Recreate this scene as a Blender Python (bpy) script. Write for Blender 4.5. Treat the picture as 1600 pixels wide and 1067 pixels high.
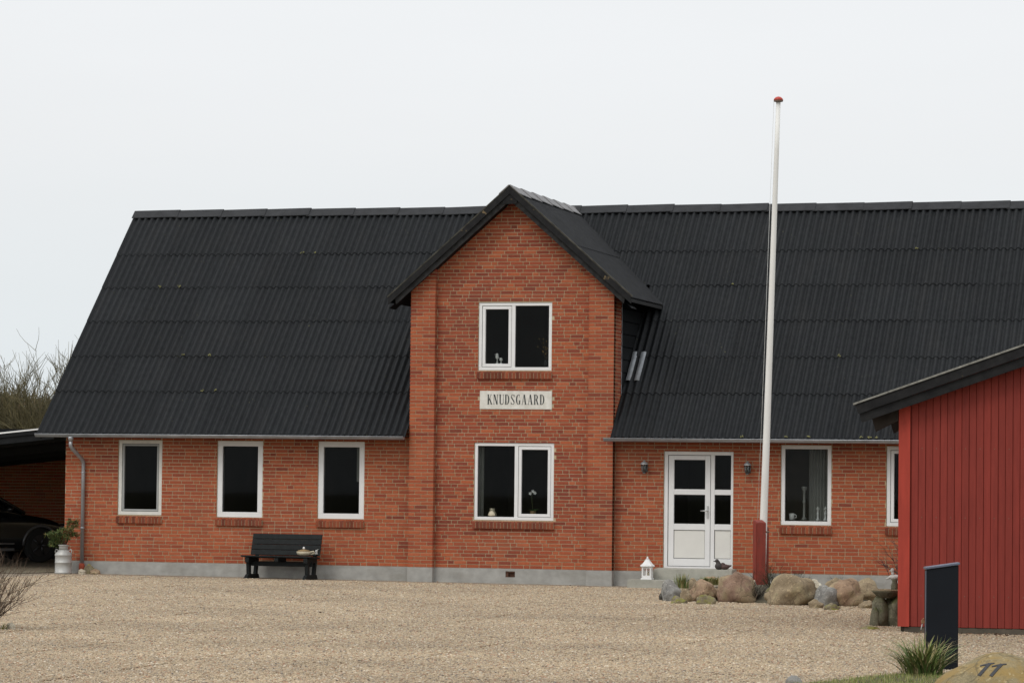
import bpy, bmesh, math, random
from mathutils import Vector, Matrix, noise
from mathutils.bvhtree import BVHTree

for o in list(bpy.data.objects):
    bpy.data.objects.remove(o)
scene = bpy.context.scene
COL = scene.collection
rad = math.radians
PI = math.pi

# ------------------------------------------------------------------ camera
cam_d = bpy.data.cameras.new('camera')
cam = bpy.data.objects.new('camera', cam_d)
COL.objects.link(cam)
CAM = Vector((17.7014, -58.5552, 1.66))
yaw, pit, rol = rad(15.0721), rad(2.3379), rad(0.6289)
fw = Vector((-math.sin(yaw) * math.cos(pit), math.cos(yaw) * math.cos(pit), math.sin(pit)))
r0 = Vector((math.cos(yaw), math.sin(yaw), 0))
u0 = r0.cross(fw)
rr = math.cos(rol) * r0 + math.sin(rol) * u0
uu = -math.sin(rol) * r0 + math.cos(rol) * u0
cam.matrix_world = Matrix(((rr.x, uu.x, -fw.x, CAM.x), (rr.y, uu.y, -fw.y, CAM.y), (rr.z, uu.z, -fw.z, CAM.z), (0, 0, 0, 1)))
cam_d.sensor_width = 36
cam_d.lens = 36 * 5200 / 1600
cam_d.clip_start = 0.5
cam_d.clip_end = 3000
scene.camera = cam

# ------------------------------------------------------------------ world: bright overcast
world = bpy.data.worlds.new('World')
scene.world = world
world.use_nodes = True
nt = world.node_tree
nt.nodes.clear()
out = nt.nodes.new('ShaderNodeOutputWorld')
bg = nt.nodes.new('ShaderNodeBackground')
bg.inputs['Strength'].default_value = 0.1
SUN_AZ, SUN_EL = rad(205), rad(48)          # azimuth clockwise from +Y
sky = nt.nodes.new('ShaderNodeTexSky')
sky.sky_type = 'NISHITA'
sky.sun_disc = False
sky.sun_elevation = SUN_EL
sky.sun_rotation = SUN_AZ
tc = nt.nodes.new('ShaderNodeTexCoord')
sep = nt.nodes.new('ShaderNodeSeparateXYZ')
ramp = nt.nodes.new('ShaderNodeValToRGB')
ramp.color_ramp.elements[0].position = 0.0
ramp.color_ramp.elements[0].color = (0.735, 0.800, 0.835, 1)
ramp.color_ramp.elements[1].position = 1.0
ramp.color_ramp.elements[1].color = (1.30, 1.32, 1.36, 1)
e = ramp.color_ramp.elements.new(0.10)
e.color = (0.868, 0.882, 0.895, 1)
nz = nt.nodes.new('ShaderNodeTexNoise')
nz.inputs['Scale'].default_value = 3.5
nz.inputs['Detail'].default_value = 5
nzr = nt.nodes.new('ShaderNodeMapRange')
nzr.inputs['To Min'].default_value = 9.5
nzr.inputs['To Max'].default_value = 10.5
mpn = nt.nodes.new('ShaderNodeMapping')
mpn.inputs['Scale'].default_value = (1, 1, 5)
mul = nt.nodes.new('ShaderNodeVectorMath')
mul.operation = 'SCALE'
mix = nt.nodes.new('ShaderNodeMixRGB')
mix.inputs['Fac'].default_value = 0.95
nt.links.new(tc.outputs['Generated'], sep.inputs[0])
nt.links.new(tc.outputs['Generated'], mpn.inputs['Vector'])
nt.links.new(mpn.outputs[0], nz.inputs['Vector'])
nt.links.new(sep.outputs['Z'], ramp.inputs['Fac'])
nt.links.new(nz.outputs['Fac'], nzr.inputs['Value'])
nt.links.new(ramp.outputs['Color'], mul.inputs[0])
nt.links.new(nzr.outputs[0], mul.inputs['Scale'])
nt.links.new(sky.outputs[0], mix.inputs['Color1'])
nt.links.new(mul.outputs[0], mix.inputs['Color2'])
nt.links.new(mix.outputs[0], bg.inputs['Color'])
nt.links.new(bg.outputs[0], out.inputs['Surface'])

sun_d = bpy.data.lights.new('sun', 'SUN')
sun_d.energy = 1.0
sun_d.angle = rad(25)
sun_d.color = (1.0, 0.96, 0.9)
sun = bpy.data.objects.new('sun', sun_d)
COL.objects.link(sun)
sd = Vector((math.sin(SUN_AZ) * math.cos(SUN_EL), math.cos(SUN_AZ) * math.cos(SUN_EL), math.sin(SUN_EL)))
sun.rotation_euler = sd.to_track_quat('Z', 'Y').to_euler()
sun.location = (0, -20, 40)

scene.view_settings.view_transform = 'Standard'
scene.view_settings.look = 'None'
scene.view_settings.gamma = 1
scene.view_settings.exposure = 0.0
scene.view_settings.use_curve_mapping = False
scene.render.resolution_x = 1024
scene.render.resolution_y = 682
scene.render.engine = 'CYCLES'

# ------------------------------------------------------------------ materials
def srgb(r, g, b):
    f = lambda c: (c / 255 / 12.92) if c / 255 <= 0.04045 else ((c / 255 + 0.055) / 1.055) ** 2.4
    return (f(r), f(g), f(b), 1)

class NT:
    def __init__(s, name):
        s.m = bpy.data.materials.new(name)
        s.m.use_nodes = True
        s.t = s.m.node_tree
        s.b = s.t.nodes['Principled BSDF']
        s.out = s.t.nodes['Material Output']
    def n(s, kind, **kw):
        nd = s.t.nodes.new('ShaderNode' + kind)
        for k, v in kw.items():
            if k in nd.inputs:
                nd.inputs[k].default_value = v
            else:
                setattr(nd, k, v)
        return nd
    def l(s, a, b):
        s.t.links.new(a, b)
    def noise(s, scale, detail=4, rough=0.55, vec=None, stretch=None):
        nd = s.n('TexNoise')
        nd.inputs['Scale'].default_value = scale
        nd.inputs['Detail'].default_value = detail
        nd.inputs['Roughness'].default_value = rough
        if vec is None:
            vec = s.n('TexCoord').outputs['Object']
        if stretch:
            mp = s.n('Mapping')
            mp.inputs['Scale'].default_value = stretch
            s.l(vec, mp.inputs['Vector'])
            vec = mp.outputs[0]
        s.l(vec, nd.inputs['Vector'])
        return nd.outputs['Fac']
    def ramp(s, fac, stops):
        nd = s.n('ValToRGB')
        els = nd.color_ramp.elements
        while len(els) < len(stops):
            els.new(0.5)
        for el, (p, c) in zip(els, stops):
            el.position = p
            el.color = c if len(c) == 4 else (*c, 1)
        s.l(fac, nd.inputs['Fac'])
        return nd.outputs['Color']
    def mix(s, fac, a, b, mode='MIX'):
        nd = s.n('MixRGB')
        nd.blend_type = mode
        for sock, v in ((nd.inputs['Fac'], fac), (nd.inputs['Color1'], a), (nd.inputs['Color2'], b)):
            if hasattr(v, 'links'):
                s.l(v, sock)
            elif isinstance(v, (int, float)):
                sock.default_value = v
            else:
                sock.default_value = v if len(v) == 4 else (*v, 1)
        return nd.outputs['Color']
    def attr(s, name='Col'):
        nd = s.n('Attribute')
        nd.attribute_name = name
        return nd.outputs['Color']
    def bump(s, h, strength=0.3, dist=0.01):
        nd = s.n('Bump')
        nd.inputs['Strength'].default_value = strength
        nd.inputs['Distance'].default_value = dist
        s.l(h, nd.inputs['Height'])
        s.l(nd.outputs['Normal'], s.b.inputs['Normal'])
    def color(s, c):
        if hasattr(c, 'links'):
            s.l(c, s.b.inputs['Base Color'])
        else:
            s.b.inputs['Base Color'].default_value = c if len(c) == 4 else (*c, 1)
    def wpos(s):
        return s.n('NewGeometry').outputs['Position']

M = {}
def simple(name, c, rough=0.6, metal=0.0, var=0.12, scale=6, bump=0.0, spec=None, stretch=None):
    s = NT(name)
    c = tuple(c)[:3]
    f = s.noise(scale, 5, stretch=stretch, vec=s.wpos())
    s.color(s.ramp(f, [(0.3, tuple(x * (1 - var) for x in c)), (0.7, tuple(min(1, x * (1 + var)) for x in c))]))
    s.b.inputs['Roughness'].default_value = rough
    if name.startswith('car_'): s.b.inputs['Coat Weight'].default_value = 0.6
    s.b.inputs['Metallic'].default_value = metal
    if spec is not None:
        s.b.inputs['Specular IOR Level'].default_value = spec
    if bump:
        s.bump(s.noise(scale * 8, 4, vec=s.wpos()), bump)
    M[name] = s.m
    return s.m

# bricks: colour per brick from the attribute, mottled and stained
s = NT('brick')
a = s.attr()
f = s.noise(38, 4, vec=s.wpos())
c = s.mix(0.55, a, s.ramp(f, [(0.25, (0.68, 0.65, 0.65)), (0.75, (1.25, 1.25, 1.22))]), 'MULTIPLY')
st = s.noise(0.9, 6, 0.6, vec=s.wpos(), stretch=(1, 1, 0.6))
c = s.mix(s.ramp(st, [(0.50, (0, 0, 0)), (0.72, (0.38, 0.38, 0.38))]), c, (0.19, 0.062, 0.040))
s.color(c)
s.b.inputs['Roughness'].default_value = 0.85
s.b.inputs['Specular IOR Level'].default_value = 0.25
s.bump(f, 0.4, 0.004)
M['brick'] = s.m

s = NT('mortar')
f = s.noise(25, 5, vec=s.wpos())
f2 = s.noise(1.1, 4, vec=s.wpos())
c = s.ramp(f, [(0.3, (0.39, 0.295, 0.175)), (0.7, (0.54, 0.42, 0.265))])
s.color(s.mix(s.ramp(f2, [(0.45, (0, 0, 0)), (0.75, (0.6, 0.6, 0.6))]), c, (0.56, 0.47, 0.34)))
s.b.inputs['Roughness'].default_value = 0.95
M['mortar'] = s.m

# plain brick wall, for faces nobody can see closely
s = NT('brick_plain')
bt = s.n('TexBrick')
bt.inputs['Scale'].default_value = 1.0
bt.inputs['Brick Width'].default_value = 0.24
bt.inputs['Row Height'].default_value = 0.0667
bt.inputs['Mortar Size'].default_value = 0.006
bt.inputs['Color1'].default_value = (0.36, 0.10, 0.05, 1)
bt.inputs['Color2'].default_value = (0.26, 0.07, 0.04, 1)
bt.inputs['Mortar'].default_value = (0.3, 0.22, 0.14, 1)
mp = s.n('Mapping')
mp.inputs['Rotation'].default_value = (rad(90), 0, rad(90))
s.l(s.wpos(), mp.inputs['Vector'])
s.l(mp.outputs[0], bt.inputs['Vector'])
s.color(bt.outputs['Color'])
s.b.inputs['Roughness'].default_value = 0.9
M['brick_plain'] = s.m

# fibre-cement corrugated roofing
s = NT('roof_sheet')
oi = s.n('ObjectInfo')
f = s.noise(9, 6, 0.65, vec=s.wpos())
c = s.ramp(f, [(0.3, (0.0100, 0.0112, 0.0124)), (0.7, (0.0175, 0.0192, 0.0208))])
vr = s.n('MapRange')
s.l(oi.outputs['Random'], vr.inputs['Value'])
vr.inputs['To Min'].default_value = 0.88
vr.inputs['To Max'].default_value = 1.16
c = s.mix(1.0, c, vr.outputs[0], 'MULTIPLY')
fl = s.noise(3.0, 2, vec=s.wpos(), stretch=(1, 0.35, 0.35))
c = s.mix(s.ramp(fl, [(0.5, (0, 0, 0)), (0.8, (0.35, 0.35, 0.35))]), c, (0.027, 0.0265, 0.026))
li = s.noise(26, 3, 0.5, vec=s.wpos())
li2 = s.noise(1.6, 3, 0.5, vec=s.wpos())
lm = s.mix(1.0, s.ramp(li, [(0.70, (0, 0, 0)), (0.74, (1, 1, 1))]), s.ramp(li2, [(0.52, (0, 0, 0)), (0.66, (0.8, 0.8, 0.8))]), 'MULTIPLY')
c = s.mix(lm, c, (0.16, 0.15, 0.07))
s.color(c)
s.b.inputs['Roughness'].default_value = 0.62
s.b.inputs['Specular IOR Level'].default_value = 0.35
s.bump(s.noise(60, 4, vec=s.wpos()), 0.25, 0.004)
s.b.inputs['Specular IOR Level'].default_value = 0.16
M['roof_sheet'] = s.m

simple('ridge_cap', (0.029, 0.030, 0.032), 0.65, var=0.25, scale=5, spec=0.2, bump=0.1)
simple('grey_cap', (0.20, 0.195, 0.195), 0.75, var=0.22, scale=7, bump=0.1)
simple('bay_roof', (0.021, 0.0218, 0.0232), 0.8, var=0.3, scale=8, bump=0.15, spec=0.15)
simple('dark_edge', (0.060, 0.057, 0.046), 0.9, var=0.5, scale=9, spec=0.2)
simple('underlay', (0.012, 0.012, 0.012), 0.9)
simple('flashing', (0.30, 0.32, 0.34), 0.5, metal=0.2, var=0.2)
simple('lichen_yellow', (0.20, 0.19, 0.075), 0.9, var=0.3, scale=30)

# weathered black paint on timber, peeling to bare wood
s = NT('black_timber')
f = s.noise(7, 6, 0.65, vec=s.wpos())
c = s.ramp(f, [(0.3, (0.010, 0.010, 0.011)), (0.7, (0.023, 0.023, 0.023))])
f2 = s.noise(5.0, 6, 0.6, vec=s.wpos(), stretch=(1, 1, 1))
c = s.mix(s.ramp(f2, [(0.655, (0, 0, 0)), (0.70, (0.9, 0.9, 0.9))]), c, (0.19, 0.14, 0.075))
s.color(c)
s.b.inputs['Roughness'].default_value = 0.7
s.b.inputs['Specular IOR Level'].default_value = 0.15
s.bump(s.noise(30, 4, vec=s.wpos()), 0.3, 0.004)
M['black_timber'] = s.m
simple('black_paint', (0.010, 0.011, 0.012), 0.6, var=0.25, scale=9, bump=0.08, spec=0.15)
simple('bench_paint', (0.012, 0.014, 0.014), 0.65, var=0.35, scale=14, bump=0.1, spec=0.18)
simple('grey_timber', (0.026, 0.026, 0.026), 0.8, var=0.45, scale=9, bump=0.15, spec=0.15)
simple('moss_edge', (0.22, 0.215, 0.19), 0.9, var=0.4, scale=14, bump=0.2)

# plinth concrete with splash stains
s = NT('concrete')
f = s.noise(5, 6, 0.6, vec=s.wpos())
c = s.ramp(f, [(0.25, (0.27, 0.265, 0.245)), (0.75, (0.43, 0.425, 0.395))])
f2 = s.noise(1.7, 5, 0.6, vec=s.wpos(), stretch=(1, 1, 3))
c = s.mix(s.ramp(f2, [(0.5, (0, 0, 0)), (0.75, (0.5, 0.5, 0.5))]), c, (0.24, 0.225, 0.19))
s.color(c)
s.b.inputs['Roughness'].default_value = 0.9
s.bump(s.noise(40, 4, vec=s.wpos()), 0.3, 0.004)
M['concrete'] = s.m
s = NT('step_concrete')
f = s.noise(6, 6, 0.6, vec=s.wpos())
s.color(s.ramp(f, [(0.25, (0.30, 0.295, 0.25)), (0.75, (0.45, 0.44, 0.38))]))
s.b.inputs['Roughness'].default_value = 0.9
M['step_concrete'] = s.m

simple('white_frame', (0.80, 0.80, 0.79), 0.35, var=0.03, scale=5)
simple('old_white', (0.70, 0.69, 0.64), 0.5, var=0.10, scale=7)
simple('door_panel', (0.74, 0.73, 0.68), 0.5, var=0.03, scale=4)
simple('gasket', (0.04, 0.04, 0.04), 0.7)
simple('grey_sash', (0.36, 0.37, 0.36), 0.5, var=0.06)
simple('zinc', (0.36, 0.37, 0.385), 0.42, metal=0.55, var=0.18, scale=5)
simple('steel', (0.55, 0.55, 0.54), 0.35, metal=0.9, var=0.05)
simple('lamp_metal', (0.16, 0.17, 0.17), 0.45, metal=0.6, var=0.15)
simple('lamp_cap', (0.42, 0.43, 0.43), 0.4, metal=0.4, var=0.1)
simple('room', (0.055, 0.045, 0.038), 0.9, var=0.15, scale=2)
simple('curtain', (0.30, 0.30, 0.275), 0.9, var=0.1, scale=5)
simple('terracotta', (0.40, 0.075, 0.035), 0.8, var=0.15)
simple('vent_brown', (0.10, 0.045, 0.025), 0.85, var=0.2)
simple('letter_black', (0.030, 0.035, 0.035), 0.6, var=0.3, scale=30)
s = NT('plaque_white')
f = s.noise(9, 6, 0.6, vec=s.wpos())
s.color(s.ramp(f, [(0.3, (0.60, 0.58, 0.51)), (0.65, (0.78, 0.76, 0.70))]))
s.b.inputs['Roughness'].default_value = 0.8
M['plaque_white'] = s.m

# glass: see-through with a weak mirror image
s = NT('glass')
s.t.nodes.remove(s.b)
tr = s.n('BsdfTransparent')
tr.inputs['Color'].default_value = (0.80, 0.83, 0.82, 1)
gl = s.n('BsdfGlossy')
gl.inputs['Roughness'].default_value = 0.02
fr = s.n('Fresnel')
fr.inputs['IOR'].default_value = 1.25
ms = s.n('MixShader')
s.l(fr.outputs[0], ms.inputs[0])
s.l(tr.outputs[0], ms.inputs[1])
s.l(gl.outputs[0], ms.inputs[2])
s.l(ms.outputs[0], s.out.inputs['Surface'])
M['glass'] = s.m

simple('white_pole', (0.78, 0.77, 0.73), 0.45, var=0.06, scale=2, stretch=(3, 3, 0.5))
simple('red_knob', (0.48, 0.045, 0.025), 0.4, var=0.12)
simple('knob_dark', (0.16, 0.11, 0.08), 0.6, var=0.2)
s = NT('red_post')
f = s.noise(6, 6, 0.6, vec=s.wpos(), stretch=(3, 3, 0.6))
c = s.ramp(f, [(0.3, (0.17, 0.026, 0.016)), (0.7, (0.29, 0.040, 0.022))])
f2 = s.noise(4, 5, 0.6, vec=s.wpos(), stretch=(2, 2, 0.8))
c = s.mix(s.ramp(f2, [(0.55, (0, 0, 0)), (0.72, (0.8, 0.8, 0.8))]), c, (0.075, 0.045, 0.028))
s.color(c)
s.b.inputs['Roughness'].default_value = 0.7
M['red_post'] = s.m
s = NT('shed_red')
oi = s.n('ObjectInfo')
f = s.noise(4, 6, 0.6, vec=s.wpos(), stretch=(6, 6, 0.5))
c = s.ramp(f, [(0.3, (0.192, 0.0265, 0.0180)), (0.7, (0.252, 0.036, 0.0245))])
vr = s.n('MapRange')
s.l(oi.outputs['Random'], vr.inputs['Value'])
vr.inputs['To Min'].default_value = 0.90
vr.inputs['To Max'].default_value = 1.10
s.color(s.mix(1.0, c, vr.outputs[0], 'MULTIPLY'))
s.b.inputs['Roughness'].default_value = 0.7
s.b.inputs['Specular IOR Level'].default_value = 0.3
s.bump(s.noise(25, 4, vec=s.wpos(), stretch=(5, 5, 0.6)), 0.3, 0.004)
M['shed_red'] = s.m
simple('shed_corner', (0.365, 0.046, 0.028), 0.65, var=0.14, scale=3, stretch=(5, 5, 0.6), bump=0.1, spec=0.3)
simple('shed_base', (0.085, 0.070, 0.050), 0.9, var=0.3)
simple('rafter', (0.030, 0.024, 0.020), 0.8, var=0.3, spec=0.15)
simple('anthracite', (0.0085, 0.0105, 0.0145), 0.5, var=0.10, scale=3, spec=0.15)
simple('cap_metal', (0.16, 0.18, 0.24), 0.35, metal=0.7, var=0.1)
simple('alu_can', (0.44, 0.435, 0.41), 0.5, metal=0.25, var=0.14, scale=6)
simple('cream', (0.55, 0.49, 0.36), 0.6, var=0.15, scale=15)
simple('tan_glaze', (0.28, 0.19, 0.09), 0.6, var=0.25, scale=20)
simple('white_paint', (0.80, 0.80, 0.78), 0.45, var=0.05)
simple('dark_stone', (0.045, 0.038, 0.036), 0.7, var=0.35, scale=14, bump=0.2)
simple('dark_red_stone', (0.075, 0.040, 0.036), 0.7, var=0.35, scale=14, bump=0.2)
simple('bird_grey', (0.50, 0.49, 0.46), 0.8, var=0.2, scale=20)
simple('cord', (0.6, 0.6, 0.58), 0.8)
simple('car_paint', (0.010, 0.011, 0.013), 0.18, var=0.05, spec=0.6)
simple('car_glass', (0.008, 0.009, 0.010), 0.05, var=0.0, spec=0.8)
simple('tyre', (0.012, 0.012, 0.012), 0.85)
simple('rim', (0.06, 0.06, 0.065), 0.4, metal=0.8)
simple('car_trim', (0.09, 0.09, 0.095), 0.4)
simple('car_lamp', (0.35, 0.36, 0.38), 0.15, metal=0.3)
simple('gold', (0.55, 0.33, 0.06), 0.4, var=0.2)
simple('numeral', (0.025, 0.025, 0.028), 0.6, var=0.2)
simple('bronze', (0.30, 0.16, 0.08), 0.5, metal=0.4)

def vcol_mat(name, rough=0.85, mottle=20, amt=0.4, translucent=False):
    s = NT(name)
    f = s.noise(mottle, 4, vec=s.wpos())
    s.color(s.mix(amt, s.attr(), s.ramp(f, [(0.25, (0.5, 0.5, 0.5)), (0.75, (1.45, 1.45, 1.45))]), 'MULTIPLY'))
    s.b.inputs['Roughness'].default_value = rough
    s.b.inputs['Specular IOR Level'].default_value = 0.25
    M[name] = s.m
vcol_mat('bark', 0.9, 6, 0.5)
vcol_mat('leafy', 0.7, 12, 0.4)

# gravel: colour per pebble, drifting slowly over the yard
s = NT('gravel')
f = s.noise(0.35, 5, 0.6, vec=s.wpos(), stretch=(1, 1, 1))
c = s.mix(1.0, s.attr(), s.ramp(f, [(0.3, (0.80, 0.785, 0.76)), (0.7, (1.13, 1.11, 1.06))]), 'MULTIPLY')
s.color(c)
s.b.inputs['Roughness'].default_value = 0.85
s.b.inputs['Specular IOR Level'].default_value = 0.25
M['gravel'] = s.m
s = NT('gravel_bed')
v = s.n('TexVoronoi')
v.inputs['Scale'].default_value = 45
s.l(s.wpos(), v.inputs['Vector'])
bw = s.n('RGBToBW')
s.l(v.outputs['Color'], bw.inputs[0])
c = s.ramp(bw.outputs[0], [(0.2, (0.17, 0.13, 0.09)), (0.8, (0.40, 0.33, 0.24))])
f = s.noise(0.35, 5, 0.6, vec=s.wpos())
c = s.mix(1.0, c, s.ramp(f, [(0.3, (0.8, 0.8, 0.8)), (0.7, (1.1, 1.1, 1.1))]), 'MULTIPLY')
s.color(c)
s.b.inputs['Roughness'].default_value = 0.95
s.bump(v.outputs['Distance'], 0.5, 0.02)
M['gravel_bed'] = s.m
s = NT('field')
f = s.noise(0.5, 6, 0.6, vec=s.wpos())
s.color(s.ramp(f, [(0.3, (0.06, 0.07, 0.025)), (0.7, (0.13, 0.12, 0.05))]))
s.b.inputs['Roughness'].default_value = 0.95
M['field'] = s.m
s = NT('driveway')
f = s.noise(2.5, 6, 0.6, vec=s.wpos())
s.color(s.ramp(f, [(0.3, (0.12, 0.105, 0.065)), (0.55, (0.19, 0.155, 0.105)), (0.75, (0.12, 0.13, 0.06))]))
s.b.inputs['Roughness'].default_value = 0.95
M['driveway'] = s.m
s = NT('soil')
f = s.noise(6, 6, 0.6, vec=s.wpos())
s.color(s.ramp(f, [(0.3, (0.045, 0.036, 0.022)), (0.7, (0.10, 0.085, 0.05))]))
s.b.inputs['Roughness'].default_value = 0.95
M['soil'] = s.m

def rock_mat(name, c1, c2, lichen=(0.42, 0.38, 0.2), la=0.5, lo=0.52, moss=None):
    s = NT(name)
    p = s.n('TexCoord').outputs['Object']
    f = s.noise(5.5, 7, 0.65, vec=p)
    c = s.ramp(f, [(0.28, c1), (0.72, c2)])
    f3 = s.noise(60, 3, 0.6, vec=p)
    c = s.mix(0.5, c, s.ramp(f3, [(0.3, (0.55, 0.55, 0.55)), (0.7, (1.4, 1.4, 1.4))]), 'MULTIPLY')
    f2 = s.noise(3.2, 6, 0.6, vec=p)
    c = s.mix(s.ramp(f2, [(lo, (0, 0, 0)), (lo + 0.15, (la, la, la))]), c, lichen)
    vo = s.n('TexVoronoi')
    vo.feature = 'DISTANCE_TO_EDGE'
    vo.inputs['Scale'].default_value = 2.6
    wv = s.n('MixRGB')
    wv.inputs['Fac'].default_value = 0.25
    s.l(p, wv.inputs['Color1'])
    nn = s.n('TexNoise')
    nn.inputs['Scale'].default_value = 4
    s.l(p, nn.inputs['Vector'])
    s.l(nn.outputs['Color'], wv.inputs['Color2'])
    s.l(wv.outputs[0], vo.inputs['Vector'])
    c = s.mix(s.ramp(vo.outputs['Distance'], [(0.0, (0.55, 0.55, 0.55)), (0.025, (0, 0, 0))]), c, tuple(v * .45 for v in c1))
    f5 = s.noise(11, 5, 0.7, vec=p)
    c = s.mix(s.ramp(f5, [(0.56, (0, 0, 0)), (0.64, (0.55, 0.55, 0.55))]), c, tuple(v * .55 for v in c1))
    f6 = s.noise(17, 4, 0.6, vec=p)
    c = s.mix(s.ramp(f6, [(0.60, (0, 0, 0)), (0.66, (0.6, 0.6, 0.6))]), c, tuple(min(.75, v * 1.45) for v in c2))
    if moss:
        g = s.n('NewGeometry')
        sp = s.n('SeparateXYZ')
        s.l(g.outputs['Normal'], sp.inputs[0])
        mm = s.mix(1.0, s.ramp(sp.outputs['Z'], [(0.2, (0, 0, 0)), (0.6, (1, 1, 1))]), s.ramp(s.noise(9, 4, vec=p), [(0.4, (0, 0, 0)), (0.55, (1, 1, 1))]), 'MULTIPLY')
        c = s.mix(mm, c, moss)
    s.color(c)
    s.b.inputs['Roughness'].default_value = 0.9
    s.b.inputs['Specular IOR Level'].default_value = 0.25
    s.bump(s.noise(14, 8, 0.72, vec=p), 0.6, 0.022)
    M[name] = s.m
rock_mat('rock_tan', (0.17, 0.13, 0.085), (0.37, 0.29, 0.18), (0.42, 0.37, 0.22), 0.6)
rock_mat('rock_pink', (0.20, 0.135, 0.088), (0.40, 0.275, 0.18), (0.37, 0.31, 0.18), 0.7, 0.46)
rock_mat('rock_red', (0.16, 0.098, 0.070), (0.32, 0.215, 0.150), (0.31, 0.25, 0.15), 0.75, 0.44)
rock_mat('rock_grey', (0.16, 0.155, 0.145), (0.34, 0.33, 0.30), (0.30, 0.30, 0.24), 0.3)
rock_mat('rock_moss', (0.14, 0.12, 0.08), (0.30, 0.25, 0.16), (0.30, 0.27, 0.12), 0.5, moss=(0.20, 0.19, 0.045))
rock_mat('rock_pale', (0.40, 0.35, 0.26), (0.62, 0.56, 0.44), (0.5, 0.46, 0.34), 0.3)
rock_mat('rock_dark', (0.045, 0.042, 0.035), (0.10, 0.095, 0.08), (0.15, 0.15, 0.09), 0.3)
rock_mat('rock_ochre', (0.15, 0.125, 0.072), (0.33, 0.27, 0.155), (0.29, 0.195, 0.065), 0.85, 0.44)
rock_mat('stone_bath', (0.075, 0.070, 0.045), (0.20, 0.185, 0.125), (0.27, 0.25, 0.17), 0.6, moss=(0.085, 0.095, 0.035))

# ------------------------------------------------------------------ mesh helpers
def tag(o, label=None, cat=None, group=None, kind=None):
    if label: o['label'] = label
    if cat: o['category'] = cat
    if group: o['group'] = group
    if kind: o['kind'] = kind
    return o

def thing(name, label, cat, loc=(0, 0, 0), rz=0, group=None):
    o = bpy.data.objects.new(name, None)
    o.empty_display_size = 0.2
    COL.objects.link(o)
    o.location = loc
    o.rotation_euler = (0, 0, rz)
    return tag(o, label, cat, group)

def link(name, mesh, parent=None, loc=None):
    o = bpy.data.objects.new(name, mesh)
    COL.objects.link(o)
    if parent: o.parent = parent
    if loc is not None: o.location = loc
    return o

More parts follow.
